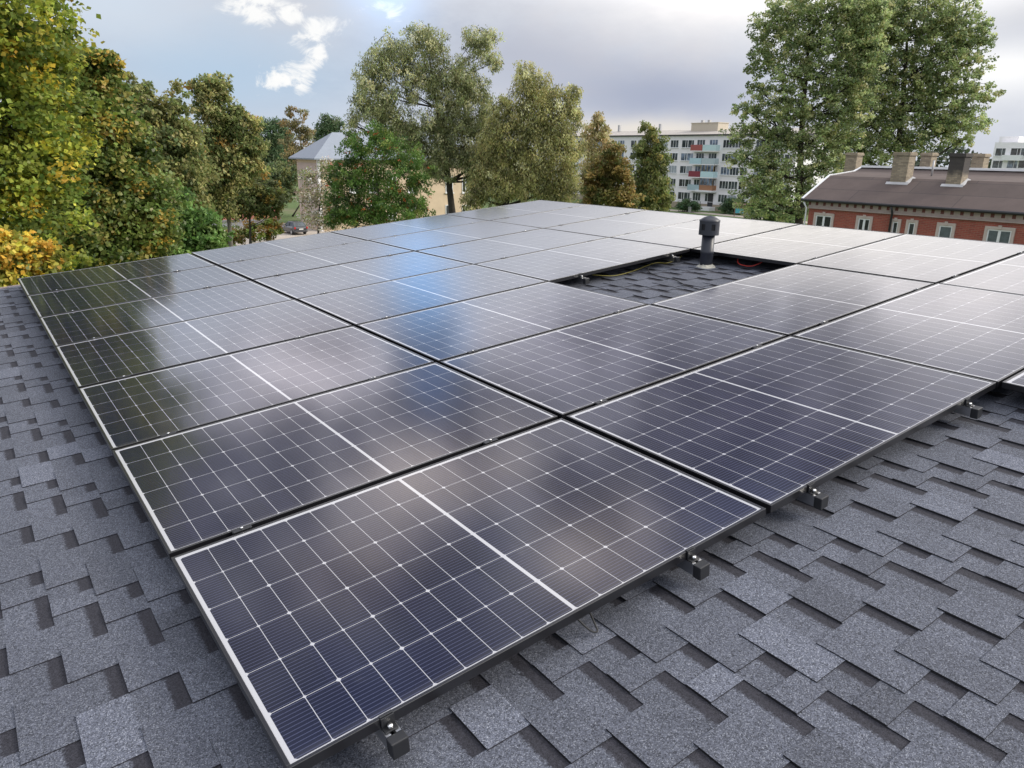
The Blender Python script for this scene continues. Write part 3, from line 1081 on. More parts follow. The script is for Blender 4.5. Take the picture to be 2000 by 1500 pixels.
tree('rowan_tree', 'rounded bright green rowan dotted with orange-red berries', 58, 745,
     [(735, 262, 26, 20), (770, 285, 40, 28), (705, 300, 34, 30), (680, 345, 34, 30), (745, 340, 60, 45), (805, 330, 30, 34), (815, 380, 24, 34), (700, 395, 48, 34), (770, 400, 60, 34), (675, 420, 26, 22), (730, 430, 60, 16), (820, 415, 22, 20), (657, 335, 20, 26), (660, 385, 22, 30), (650, 425, 18, 16), (690, 280, 20, 22)],
     36000, (.20, .09), ROW, 'bark_grey', .16, 41, gain=.66, droop=.3, depth=.9, per=50, berries=130, clump=.2)
WIL = [((.130, .135, .066), 4), ((.090, .100, .046), 4), ((.24, .23, .125), 2.4), ((.046, .052, .024), 5)]
tree('willow_tree', 'tallest grey-green willow with a dark straight trunk and sky gaps', 76, 893,
     [(815, 72, 26, 18), (845, 85, 28, 20), (775, 100, 36, 22), (735, 125, 24, 24), (790, 130, 40, 26), (850, 125, 26, 26), (925, 80, 22, 18), (955, 78, 18, 16), (945, 105, 26, 18), (965, 122, 14, 12),
      (715, 165, 24, 26), (755, 175, 28, 34), (705, 205, 18, 22), (740, 215, 36, 30), (848, 170, 20, 26), (915, 150, 20, 26), (935, 185, 28, 28), (895, 195, 24, 30), (775, 235, 40, 24), (915, 230, 36, 28),
      (945, 250, 22, 24), (840, 240, 26, 22), (880, 275, 34, 26), (930, 285, 28, 26), (840, 290, 34, 26), (875, 315, 30, 18), (915, 330, 24, 16), (690, 245, 12, 26), (835, 325, 22, 22), (770, 265, 40, 20), (810, 265, 30, 22), (790, 285, 40, 18), (950, 300, 26, 24), (905, 305, 28, 18), (870, 215, 22, 22), (860, 245, 24, 20), (905, 255, 24, 18), (950, 215, 16, 26), (895, 135, 16, 22), (880, 165, 18, 20), (805, 185, 14, 22), (820, 160, 22, 18), (900, 160, 14, 20), (850, 335, 22, 14), (925, 350, 20, 16), (865, 345, 20, 12), (940, 330, 18, 20)],
     100000, (.25, .085), WIL, 'bark_dark', .42, 43, gain=1.25, droop=.5, depth=.55, per=40, clump=.2, trunk_to=(838, 110), flat=1.1)
tree('willow_tree', 'broad drooping olive willow with a leaning forked trunk', 72, 958,
     [(1025, 145, 20, 18), (1050, 165, 24, 20), (1035, 190, 36, 24), (1080, 200, 28, 24), (1118, 190, 12, 18), (1122, 215, 12, 20), (1060, 225, 46, 28), (1105, 245, 28, 28), (1010, 235, 28, 22), (985, 270, 36, 26),
      (1045, 265, 44, 28), (1095, 285, 40, 30), (1110, 325, 16, 34), (1000, 310, 40, 26), (1060, 320, 46, 28), (1100, 350, 30, 28), (960, 340, 26, 22), (1020, 360, 50, 24), (1085, 380, 40, 16), (975, 380, 34, 20), (1112, 370, 14, 22), (930, 380, 20, 24), (960, 300, 26, 24), (945, 330, 22, 22), (975, 250, 18, 18), (1000, 345, 40, 24), (968, 225, 12, 18), (958, 275, 20, 30), (945, 355, 22, 26), (918, 398, 18, 14), (985, 205, 14, 18)],
     88000, (.25, .085), [((.165, .155, .065), 5), ((.115, .115, .045), 4), ((.25, .235, .115), 2.4), ((.050, .052, .022), 5)], 'bark_dark', .40, 47, gain=1.15, droop=.55, depth=.65, per=40, clump=.2, trunk_to=(1045, 230), flat=1.1)
tree('elder_shrub', 'sparse pale shrub with dark crooked branches before the cream house', 84, 610,
     [(600, 345, 14, 16), (638, 330, 14, 18), (598, 385, 20, 20), (635, 385, 24, 24), (650, 410, 14, 20), (615, 425, 26, 14), (640, 435, 30, 12)],
     7500, (.22, .15), [((.20, .17, .12), 4), ((.10, .11, .05), 4), ((.33, .29, .24), 3)], 'bark_dark', .13, 53, droop=.2, depth=.6, per=14, cat='shrub', bare=8, clump=.35)
tree('birch_tree', 'pale thin-topped birch in front of the left end of the apartment block', 112, 1165,
     [(1166, 232, 11, 14), (1160, 255, 16, 14), (1178, 262, 16, 16), (1150, 285, 18, 18), (1180, 290, 20, 18), (1158, 315, 26, 20), (1185, 325, 18, 20), (1150, 350, 20, 24)],
     8000, (.40, .20), [((.19, .165, .085), 5), ((.14, .13, .06), 4), ((.24, .19, .10), 2)], 'bark_birch', .16, 59, droop=.5, depth=.7, trunk_to=(1166, 230))
tree('chestnut_tree', 'rusty brown chestnut standing before the apartment block', 86, 1188,
     [(1195, 297, 18, 16), (1180, 320, 24, 18), (1210, 325, 20, 20), (1165, 350, 24, 20), (1205, 352, 30, 22), (1160, 380, 24, 18), (1195, 385, 40, 18), (1225, 392, 20, 14), (1150, 398, 20, 10)],
     13000, (.34, .22), [((.115, .088, .030), 5), ((.08, .07, .024), 4), ((.16, .115, .042), 2), ((.065, .072, .024), 4)], 'bark_dark', .2, 61, droop=.3, depth=.9)
tree('birch_tree', 'dark green birch standing right of the rusty chestnut', 95, 1272,
     [(1256, 248, 8, 10), (1268, 262, 16, 14), (1258, 285, 16, 14), (1284, 282, 14, 16), (1250, 305, 18, 14), (1285, 310, 20, 18), (1262, 330, 24, 18), (1290, 345, 20, 18), (1252, 355, 20, 20), (1275, 375, 30, 20), (1245, 390, 20, 16), (1298, 392, 14, 16), (1270, 402, 34, 12)],
     15000, (.34, .18), [((.060, .075, .024), 5), ((.09, .10, .035), 4), ((.13, .11, .035), 1.5), ((.04, .05, .018), 3)], 'bark_birch', .17, 67, droop=.5, depth=.8, trunk_to=(1276, 262))
POP = [((.088, .106, .046), 5), ((.115, .130, .060), 4), ((.046, .060, .027), 5), ((.165, .165, .08), 1.5)]
tree('poplar_tree', 'tall green poplar with its dark trunk just left of the brick house', 68, 1585,
     [(1545, 22, 46, 30), (1600, 10, 50, 26), (1650, 20, 46, 34), (1500, 60, 30, 34), (1555, 75, 40, 34), (1610, 85, 44, 40), (1660, 90, 36, 40), (1488, 118, 30, 22), (1545, 135, 44, 30), (1605, 150, 34, 34), (1655, 160, 34, 40),
      (1478, 175, 28, 14), (1525, 190, 40, 26), (1462, 215, 26, 14), (1505, 232, 40, 22), (1570, 215, 40, 30), (1620, 215, 30, 30), (1462, 262, 34, 18), (1515, 280, 40, 26), (1580, 275, 40, 28), (1635, 275, 36, 30),
      (1455, 305, 30, 22), (1505, 330, 46, 26), (1570, 330, 40, 26), (1625, 320, 34, 26), (1480, 370, 44, 24), (1535, 375, 44, 24), (1580, 390, 24, 30), (1500, 408, 50, 18), (1550, 415, 34, 14), (1690, 25, 26, 30), (1690, 140, 24, 34), (1685, 205, 26, 30), (1680, 60, 26, 30), (1650, 225, 26, 26), (1712, 18, 24, 24), (1715, 60, 22, 26), (1708, 100, 22, 26)],
     84000, (.19, .15), POP, 'bark_dark', .42, 71, gain=1.5, droop=.2, depth=.45, per=34, clump=.15, trunk_to=(1583, 20), gloss=True)
tree('poplar_tree', 'wide open-crowned poplar directly behind the brick house roof', 74, 1772,
     [(1715, 16, 46, 30), (1770, 8, 50, 26), (1830, 14, 46, 28), (1872, 25, 34, 24), (1715, 60, 40, 34), (1775, 60, 40, 30), (1840, 65, 40, 30), (1890, 70, 30, 22), (1922, 72, 16, 26), (1700, 115, 34, 34), (1760, 110, 22, 26), (1850, 120, 40, 26), (1905, 120, 30, 16),
      (1825, 165, 36, 24), (1885, 165, 36, 18), (1925, 185, 22, 12), (1700, 175, 40, 36), (1750, 190, 30, 30), (1870, 205, 40, 22), (1815, 215, 36, 26), (1690, 235, 40, 34), (1740, 250, 44, 30), (1880, 245, 40, 18), (1825, 262, 40, 20), (1880, 272, 30, 10), (1700, 285, 50, 26), (1775, 285, 30, 20), (1675, 60, 24, 34), (1670, 125, 24, 30), (1665, 190, 26, 30), (1650, 270, 30, 26), (1740, 145, 24, 28), (1790, 150, 28, 24), (1805, 115, 26, 20), (1790, 185, 26, 20), (1830, 235, 34, 20), (1760, 225, 26, 22), (1690, 310, 50, 16), (1850, 90, 26, 18)],
     86000, (.19, .15), POP, 'bark_dark', .40, 73, gain=1.5, droop=.2, depth=.45, per=34, clump=.15, trunk_to=(1775, 10), gloss=True)
BUS = [((.030, .052, .026), 5), ((.045, .07, .03), 3)]
tree('clipped_bush', 'dark round bush left of the apartment entrance steps', 140, 1345, [(1345, 400, 18, 9), (1335, 404, 12, 8), (1356, 404, 10, 7)], 3600, (.30, .22), BUS, 'bark_dark', .06, 79, depth=.9, cat='bush', per=30)
tree('clipped_bush', 'large dark bush right of the apartment entrance steps', 138, 1425, [(1422, 400, 16, 12), (1440, 402, 18, 12), (1415, 412, 12, 10), (1450, 412, 18, 12)], 5200, (.30, .22), BUS, 'bark_dark', .06, 83, depth=.9, cat='bush', per=30)
tree('clipped_bush', 'lighter green bush behind the notice board, beside the poplar foot', 112, 1480, [(1470, 410, 14, 12), (1490, 405, 20, 16), (1500, 420, 24, 12), (1530, 425, 26, 12)], 6000, (.28, .2), [((.045, .075, .025), 5), ((.07, .095, .03), 3)], 'bark_dark', .06, 89, depth=.8, cat='bush', per=30)


tree('thicket', 'dark undergrowth below the pines, left of the cream house', 118, 520, [(500, 350, 34, 26), (535, 345, 30, 28), (565, 350, 20, 26), (480, 375, 40, 22), (530, 378, 36, 14), (560, 378, 16, 14)],
     9000, (.42, .26), [((.035, .05, .022), 5), ((.06, .072, .028), 3), ((.09, .085, .03), 1)], 'bark_dark', .12, 97, depth=.7, cat='bushes', stems=[-3, 0, 3])


def far_wood():
    rg = np.random.default_rng(5)
    n = 26000
    az = np.radians(rg.uniform(-25, 95, n))
    R_ = rg.uniform(240, 300, n)
    hmax = 9 + 3 * np.sin(az * 23) + 2 * np.sin(az * 61 + 1)
    z = rg.random(n) ** .7 * hmax
    P = np.stack([R_ * np.sin(az), R_ * np.cos(az), z], 1)
    A = rand_unit(rg, n) * .75
    B = np.cross(A, rand_unit(rg, n))
    B = B / np.linalg.norm(B, axis=1, keepdims=True) * .55
    c = np.array([.04, .055, .03]) * rg.uniform(.6, 1.5, n)[:, None]
    o = leaf_mesh('far_wood', P, A, B, c, M['leaf'], None)
    tag(o, 'far-off dark wood along the horizon behind the houses', 'wood', kind='stuff')


far_wood()

# ================================================================== BUILDINGS
M['brick_red'] = brick_material('red_brick', (.34, .085, .058), (.26, .062, .046), (.28, .16, .12))
M['brick_tan'] = brick_material('tan_brick', (.36, .295, .21), (.22, .175, .125), (.20, .18, .15))
M['stone_trim'] = simple('grey_stone_trim', (.50, .42, .38), .85, 0, .2, 5)
M['dentil_red'] = simple('dark_red_dentils', (.16, .055, .05), .85)
M['roof_brown'] = brick_material('brown_felt_roof', (.100, .074, .068), (.084, .063, .058), (.050, .040, .040), bw=5.0, bh=1.0)
_g = M['roof_brown'].node_tree
_b = [k for k in _g.nodes if k.type == 'TEX_BRICK'][0]
_x, _s = [k for k in _g.nodes if k.type == 'COMBXYZ'][0], [k for k in _g.nodes if k.type == 'SEPXYZ'][0]
_g.links.new(_s.outputs[1], _x.inputs[0])
_g.links.new(_s.outputs[0], _x.inputs[1])
_b.inputs['Mortar Size'].default_value = .018
M['white_metal'] = simple('white_metal_flashing', (.80, .81, .83), .5, 0, .1, 3)
M['grey_flash'] = simple('grey_flashing', (.42, .42, .43), .5, .3, .15, 3)
M['gutter'] = simple('black_gutter', (.022, .022, .026), .45)
M['white_paint'] = simple('white_window_frame', (.74, .75, .76), .5, 0, .05, 3)
M['pane'] = glass_pane('window_glass', (.045, .055, .062))
M['pane_dark'] = glass_pane('dark_window_glass', (.028, .030, .034))
M['curtain'] = simple('net_curtain_behind_glass', (.10, .12, .13), .25, 0, .5, 6)
M['soot'] = simple('sooty_brick', (.045, .040, .042), .9, 0, .3, 4)



def frieze_material():
    x, g, p = mat('stone_frieze')
    c = g.n('ShaderNodeTexCoord').outputs['Object']
    sx = g.n('ShaderNodeSeparateXYZ', inp={0: c})
    fy = g.math('FRACT', g.math('DIVIDE', sx.outputs[1], .42))
    z = sx.outputs[2]
    mk = g.math('MULTIPLY', g.math('LESS_THAN', fy, .36), g.math('MULTIPLY', g.math('GREATER_THAN', z, FZ - .30), g.math('LESS_THAN', z, FZ - .12)))
    nz = g.noise(c, 4.0, 5, .65)
    st = g.mix(nz, (.28, .225, .205), (.50, .41, .38))
    g.t.links.new(g.mix(mk, st, (.15, .055, .05)), p.inputs['Base Color'])
    p.inputs['Roughness'].default_value = .9
    return x


# ---- red brick house: long side runs with the eaves of our own roof
XF = EYE[0] + 36.0
cor = on_x(1567, 388, XF)
YC = cor[1]
YE = -7.0
bh = empty('brick_house', (XF, YC, 0))
tag(bh, 'red brick house with brown roof, white verges and tan chimneys', 'house')


def sub(pts):
    return [(p[0] - XF, p[1] - YC, p[2]) for p in pts]


ze = cor[2]
FZ = ze
zwall = on_x(1700, 416, XF)[2]
m_ = MB()
m_.box((.28, YE - YC, 0), (10.3, -.30, ze - .06))
wall = m_.build('wall', M['brick_red'], bh)
# stone band and dentils below the eaves
z1 = on_x(1800, 418, XF)[2]
zb0 = on_x(1800, 425, XF)[2]
m_ = MB()
m_.box((.20, YE - YC, ze - .40), (.278, -.28, ze - .02))
m_.box((.14, YE - YC, ze - .47), (.278, -.27, ze - .402))
m_.build('frieze', frieze_material(), wall)
# roof: two pitches rising to the ridge
prof = [(1567, 388), (1620, 343), (1668, 335), (1683, 327)]
pp = [on_y(a, b_, YC) for a, b_ in prof]
pf = [(p[0] - XF, p[2]) for p in pp]
pf[0] = (0.0, ze)
zr, xrg = pf[3][1], pf[3][0]
full_prof = pf + [(2 * xrg - pf[2][0], pf[2][1]), (2 * xrg - pf[1][0], pf[1][1]), (2 * xrg, ze)]
m_ = MB()
t = .10
for i in range(len(full_prof) - 1):
    (xa, za), (xb, zb) = full_prof[i], full_prof[i + 1]
    m_.hexa([(xa, YE - YC, za - t), (xb, YE - YC, zb - t), (xb, 0, zb - t), (xa, 0, za - t), (xa, YE - YC, za), (xb, YE - YC, zb), (xb, 0, zb), (xa, 0, za)])
broof = m_.build('roof', M['roof_brown'], bh)
m_ = MB()
for i in range(3):
    (xa, za), (xb, zb) = full_prof[i], full_prof[i + 1]
    m_.hexa([(xa, .004, za - .16), (xb, .004, zb - .16), (xb, .06, zb - .16), (xa, .06, za - .16), (xa, -.07, za + .045), (xb, -.07, zb + .045), (xb, .06, zb + .045), (xa, .06, za + .045)])
m_.build('verge', M['white_metal'], broof)
m_ = MB()
m_.box((xrg - .20, YE - YC, zr + .004), (xrg + .15, -.075, zr + .11))
m_.build('ridge_cap', M['white_metal'], broof)
m_ = MB()
m_.tube([(-.07, .02, ze - .05), (-.07, YE - YC, ze - .05)], [.07, .07], 10)
m_.build('gutter', M['gutter'], bh)
m_ = MB()
dp = on_x(1738, 430, XF)
m_.tube([(-.07, dp[1] - YC, ze - .1), (.10, dp[1] - YC, ze - .4), (.10, dp[1] - YC, 0.1)], [.05, .05, .05], 8)
m_.build('downpipe', M['gutter'], bh)
m_ = MB()
m_.tube([(-.02, -.12, ze - .15), (.17, -.20, ze - .45), (.17, -.20, .1)], [.045, .045, .045], 8)
m_.build('downpipe', M['white_metal'], bh)


def roof_z(x):
    for i in range(len(full_prof) - 1):
        (xa, za), (xb, zb) = full_prof[i], full_prof[i + 1]
        if xa <= x <= xb:
            return za + (zb - za) * (x - xa) / (xb - xa)
    return ze


def sooty_brick(zt):
    x = M['brick_tan'].copy()
    x.name = 'sooty_tan_brick'
    g = NT.__new__(NT)
    g.t = x.node_tree
    p = [k for k in g.t.nodes if k.type == 'BSDF_PRINCIPLED'][0]
    old = p.inputs['Base Color'].links[0].from_socket
    c = g.n('ShaderNodeTexCoord').outputs['Object']
    z = g.n('ShaderNodeSeparateXYZ', inp={0: c}).outputs[2]
    nz = g.noise(c, 2.2, 4, .6)
    mk = g.math('MULTIPLY', g.smooth(g.math('MULTIPLY_ADD', nz, .9, z), zt - .75, zt - .25), .88)
    g.t.links.new(g.mix(mk, old, (.03, .028, .032)), p.inputs['Base Color'])
    return x


def chimney(xl, pxl, pxr, pyt, sooty=False, flash=True):
    """front face between two photo columns, top at a photo row, standing at xl behind the facade"""
    X = XF + xl
    a, b_ = on_x(pxl, pyt, X), on_x(pxr, pyt, X)
    y0, y1 = b_[1] - YC, a[1] - YC
    zt = .5 * (a[2] + b_[2])
    dpt = .62
    zb = roof_z(xl) - .3
    m_ = MB()
    m_.box((xl, y0, zb), (xl + dpt, y1, zt - .16))
    m_.box((xl - .05, y0 - .05, zt - .16), (xl + dpt + .05, y1 + .05, zt - .05))
    m_.box((xl - .02, y0 - .02, zt - .05), (xl + dpt + .02, y1 + .02, zt))
    ch = m_.build('chimney', sooty_brick(zt) if sooty else M['brick_tan'], broof)
    if flash:
        m_ = MB()
        zf = roof_z(xl)
        zk = roof_z(xl + dpt)
        m_.hexa([(xl - .11, y0 - .16, roof_z(xl - .11) + .004), (xl - .02, y0 - .16, zf + .01), (xl - .02, y1 + .16, zf + .01), (xl - .11, y1 + .16, roof_z(xl - .11) + .004),
                 (xl - .11, y0 - .16, roof_z(xl - .11) + .02), (xl - .002, y0 - .16, zf + .07), (xl - .002, y1 + .16, zf + .07), (xl - .11, y1 + .16, roof_z(xl - .11) + .02)])
        m_.hexa([(xl, y0 - .16, zf + .005), (xl + dpt, y0 - .16, zk + .005), (xl + dpt, y0 - .003, zk + .005), (xl, y0 - .003, zf + .005),
                 (xl, y0 - .16, zf + .02), (xl + dpt, y0 - .16, zk + .02), (xl + dpt, y0 - .003, zk + .08), (xl, y0 - .003, zf + .08)])
        m_.build('flashing', M['grey_flash'], broof)
    return ch


chimney(1.75, 1747, 1778, 297)
chimney(1.75, 1857, 1887, 299, sooty=True)
chimney(6.2, 1653, 1675, 298, flash=False)
chimney(6.6, 1800, 1821, 298, flash=False)
chimney(6.6, 1900, 1924, 300, flash=False)
m_ = MB()
q = on_x(1820, 340, XF + 3.6)
m_.tube([(3.6, q[1] - YC, roof_z(3.6) - .1), (3.6, q[1] - YC, roof_z(3.6) + .75)], [.045, .045], 10)
m_.build('vent_stack', M['grey_flash'], broof)


def brick_window(x0, x1, y0, panes, curtain=False):
    """x0..x1 photo columns of the opening, y0 photo row of its top"""
    a, b_ = on_x(x0, y0, XF + .28), on_x(x1, y0, XF + .28)
    ya, yb = b_[1] - YC, a[1] - YC
    zt = .5 * (a[2] + b_[2])
    zb = zt - 1.55
    sw, x = .12, .28
    m_ = MB()
    m_.box((x - .07, ya - sw, zt), (x - .002, yb + sw, zt + .13))
    m_.box((x - .07, ya - sw, zb), (x - .002, ya, zt))
    m_.box((x - .07, yb, zb), (x - .002, yb + sw, zt))
    m_.box((x - .10, .5 * (ya + yb) - .07, zt + .03), (x - .071, .5 * (ya + yb) + .07, zt + .19))
    m_.box((x - .13, ya - sw - .05, zb - .09), (x - .002, yb + sw + .05, zb))
    sr = m_.build('window', M['stone_trim'], bh)
    m_ = MB()
    fw = .055
    xf = x - .035
    n_ = panes
    m_.box((xf, ya, zt - fw), (x - .003, yb, zt))
    m_.box((xf, ya, zb), (x - .003, yb, zb + fw))
    for i in range(n_ + 1):
        yy = ya + (yb - ya) * i / n_
        w = fw if 0 < i < n_ else fw * .5
        yy = min(max(yy, ya + w), yb - w)
        m_.box((xf, yy - w, zb + fw), (x - .003, yy + w, zt - fw))
    m_.build('frame', M['white_paint'], sr)
    m_ = MB()
    m_.box((x - .016, ya, zb), (x - .004, yb, zt))
    m_.build('pane', M['curtain'] if curtain else M['pane_dark'], sr)
    return sr


brick_window(1595, 1626, 421, 2)
brick_window(1678, 1701, 427, 2)
brick_window(1745, 1756, 433, 1)
brick_window(1776, 1789, 435, 1)
brick_window(1836, 1862, 441, 1, True)
brick_window(1930, 1978, 449, 2, True)

# ---- five-storey apartment block, pale and long, parallel to the brick house
M['panel_wall'] = simple('pale_block_wall', (.80, .785, .80), .9, 0, .08, 1.2)
M['block_roof'] = simple('pale_sheet_roof', (.37, .34, .31), .7, 0, .12, .5)
M['block_cream'] = simple('cream_stair_head', (.52, .46, .37), .9)
M['plinth'] = simple('tan_plinth', (.34, .29, .22), .9)
XA = 112.0
a0 = on_x(1206, 268, XA)
a1 = on_x(1412, 263, XA)
ZE = .5 * (a0[2] + a1[2])
YL = on_x(1080, 268, XA)[1]
YR = on_x(1560, 262, XA)[1]
ab = empty('apartment_block', (XA, YR, 0))
tag(ab, 'pale five-storey apartment block with coloured balconies behind the trees', 'apartment block')
m_ = MB()
m_.box((0, 0, 1.1), (12, YL - YR, ZE))
awall = m_.build('wall', M['panel_wall'], ab)
m_ = MB()
m_.box((-.04, -.04, 0), (12.04, YL - YR + .04, 1.098))
m_.build('plinth', M['plinth'], ab)
m_ = MB()
m_.box((-.35, -.35, ZE + .002), (12.35, YL - YR + .35, ZE + .22))
m_.build('cornice', M['gutter'], ab)
m_ = MB()
for (xa, za), (xb, zb) in (((-.3, ZE + .222), (6, ZE + 1.25)), ((6, ZE + 1.25), (12.3, ZE + .222))):
    m_.hexa([(xa, -.3, ZE + .2215), (xb, -.3, ZE + .2215), (xb, YL - YR + .3, ZE + .2215), (xa, YL - YR + .3, ZE + .2215),
             (xa, -.3, za + .01), (xb, -.3, zb), (xb, YL - YR + .3, zb), (xa, YL - YR + .3, za + .01)])
aroof = m_.build('roof', M['block_roof'], ab)
hy0, hy1 = on_x(1402, 250, XA + 4)[1] - YR, on_x(1350, 250, XA + 4)[1] - YR
m_ = MB()
m_.box((4, hy0, ZE + .6), (7, hy1, ZE + 2.35))
m_.box((3.9, hy0 - .1, ZE + 2.352), (7.1, hy1 + .1, ZE + 2.47))
m_.build('stair_head', M['block_cream'], aroof)
for py_ in (1210, 1290, 1372, 1385):
    yy = on_x(py_, 250, XA + 5)[1] - YR
    m_ = MB()
    m_.box((5, yy, ZE + 1.2), (5.5, yy + .5, ZE + (2.5 if py_ < 1300 else 2.95)))
    m_.build('roof_vent', M['grey_flash'], aroof)
row_z = [on_x(1315, y_, XA)[2] for y_ in (281, 306, 330.5, 356, 381)]
wy = []
by0, by1 = on_x(1405, 300, XA)[1] - YR, on_x(1356, 300, XA)[1] - YR
y = on_x(1436, 306, XA)[1] - YR
ypos = [on_x(px_, 306, XA)[1] - YR for px_ in (1437, 1419, 1540, 1522, 1503, 1484, 1455, 1348, 1336, 1316, 1297, 1283, 1265, 1250, 1236, 1212, 1198, 1184, 1170, 1157, 1145, 1132)]
rw = random.Random(8)
M['pane_blue'] = glass_pane('pale_window_glass', (.12, .15, .20), .1)
M['pane_curtained'] = simple('curtained_glass', (.30, .34, .38), .3, 0, .4, 2)


def block_window(parent, y, z, w, h, tri, x=0.0):
    m_ = MB()
    fw = .07
    m_.box((x - .05, y - w / 2, z - h / 2), (x - .002, y + w / 2, z - h / 2 + fw))
    m_.box((x - .05, y - w / 2, z + h / 2 - fw), (x - .002, y + w / 2, z + h / 2))
    for t in ([0, .36, 1] if tri == 2 else [0, .33, .66, 1] if tri == 3 else [0, 1]):
        yy = y - w / 2 + w * t
        yy = min(max(yy, y - w / 2 + fw / 2), y + w / 2 - fw / 2)
        m_.box((x - .05, yy - fw / 2, z - h / 2 + fw), (x - .002, yy + fw / 2, z + h / 2 - fw))
    m_.box((x - .16, y - w / 2 - .05, z - h / 2 - .07), (x - .002, y + w / 2 + .05, z - h / 2 - .001))
    wn = m_.build('window', M['white_paint'], parent)
    m_ = MB()
    m_.box((x - .03, y - w / 2 + .02, z - h / 2 + .02), (x - .004, y + w / 2 - .02, z + h / 2 - .02))
    m_.build('pane', M[rw.choice(['pane', 'pane', 'pane_dark', 'pane_blue', 'pane_curtained', 'pane'])], wn)


for ri, z in enumerate(row_z):
    for i, yy in enumerate(ypos):
        w = 2.0 if i in (0, 1, 3, 5, 9, 12, 15, 18) else 1.5
        block_window(ab, yy, z, w, 1.42, 3 if w > 1.8 else 2)
    for f_ in (.25, .75):
        yy = by0 + (by1 - by0) * f_
        block_window(ab, yy, z, 1.9, 1.5, 3)
# balconies: two per storey, each boarded in its owner's colour
BAL = [((.34, .09, .08), (.50, .66, .68)), ((.42, .60, .66), (.42, .50, .53)), ((.22, .035, .05), (.50, .68, .72)), ((.34, .46, .50), (.30, .15, .08))]
bmid = on_x(1379, 300, XA)[1] - YR
for ri in range(4):
    for si in range(2):
        ya, yb = (bmid + .04, by1) if si == 0 else (by0, bmid - .04)
        colr = BAL[ri][si]
        z = row_z[ri] - 1.20
        pm = simple('balcony_boards', colr, .6, 0, .12, 3)
        m_ = MB()
        m_.box((-1.15, ya, z - .16), (-.003, yb, z))
        bal = m_.build('balcony', M['panel_wall'], ab)
        m_ = MB()
        m_.box((-1.15, ya, z + .002), (-1.10, yb, z + 1.02))
        m_.box((-1.098, ya, z + .002), (-.004, ya + .05, z + 1.02))
        m_.box((-1.098, yb - .05, z + .002), (-.004, yb, z + 1.02))
        m_.build('railing', pm, bal)
        if ri in (2, 3) and si == 1:
            m_ = MB()
            for k in range(5):
                yy = ya + .04 + (yb - ya - .08) * k / 4
                m_.box((-1.13, yy - .04, z + 1.022), (-1.09, yy + .04, z + 2.30))
            m_.box((-1.14, ya, z + 2.302), (-1.08, yb, z + 2.42))
            m_.build('glazing_bars', simple('brown_glazing', (.22, .13, .07) if ri == 3 else (.36, .24, .08), .6), bal)
            m_ = MB()
            m_.box((-1.112, ya + .03, z + 1.03), (-1.106, yb - .03, z + 2.3))
            m_.build('pane', M['pane_blue'], bal)
# entrance with a canopy, door and steps
dy = on_x(1388, 385, XA)[1] - YR
m_ = MB()
m_.box((-1.6, by0 - .2, row_z[4] + 1.0), (-.003, bmid + .5, row_z[4] + 1.3))
m_.build('canopy', M['white_paint'], ab)
m_ = MB()
m_.box((-.06, dy - .6, row_z[4] - 1.6), (-.004, dy + .6, row_z[4] + .75))
m_.build('door', M['gutter'], ab)
m_ = MB()
m_.box((-1.7, by0 - .2, 0), (-.05, dy + .9, row_z[4] - 1.62))
for k in range(6):
    m_.box((-1.7, dy + .9 + .42 * k, 0), (-.05, dy + .9 + .42 * (k + 1), max((row_z[4] - 1.62) * (1 - (k + 1) / 7), .06)))
m_.build('steps', M['panel_wall'], ab)
m_ = MB()
m_.tube([(-1.65, dy + .9, row_z[4] - .75), (-1.65, dy + 3.6, .95)], [.05, .05], 6)
m_.tube([(-1.65, dy + 3.6, 0), (-1.65, dy + 3.6, 1.0)], [.05, .05], 6)
m_.tube([(-1.65, dy + .9, row_z[4] - 1.6), (-1.65, dy + .9, row_z[4] - .7)], [.05, .05], 6)
m_.build('handrail', M['gutter'], ab)

# ---- white block at the right picture edge
XT = 190.0
tl = on_x(1944, 278, XT)
tr = on_x(2040, 276, XT)
tw = empty('apartment_tower', (XT, tr[1], 0))
tag(tw, 'white apartment tower at the right edge behind the brick house', 'apartment block')
LY = tl[1] - tr[1]
TZ = tl[2]
m_ = MB()
m_.box((0, 0, 0), (14, LY, TZ))
m_.build('wall', M['panel_wall'], tw)
m_ = MB()
hh0 = on_x(1990, 272, XT + 3)[1] - tr[1]
m_.box((3, hh0, TZ + .002), (8, hh0 + 4, TZ + 1.3))
m_.build('roof_house', M['panel_wall'], tw)
for y_, cols_ in ((297, (1954, 1984, 2003)), (321, (1948, 1977, 1999))):
    for px_ in cols_:
        q = on_x(px_, y_, XT)
        block_window(tw, q[1] - tr[1], q[2], 2.1, 1.7, 2)
for y_, px_ in ((308, 1979),):
    q = on_x(px_, y_, XT)
    m_ = MB()
    m_.box((-1.2, q[1] - tr[1] - 1.9, q[2] - .6), (-.003, q[1] - tr[1] + 1.9, q[2] + .55))
    m_.build('balcony', M['white_paint'], tw)

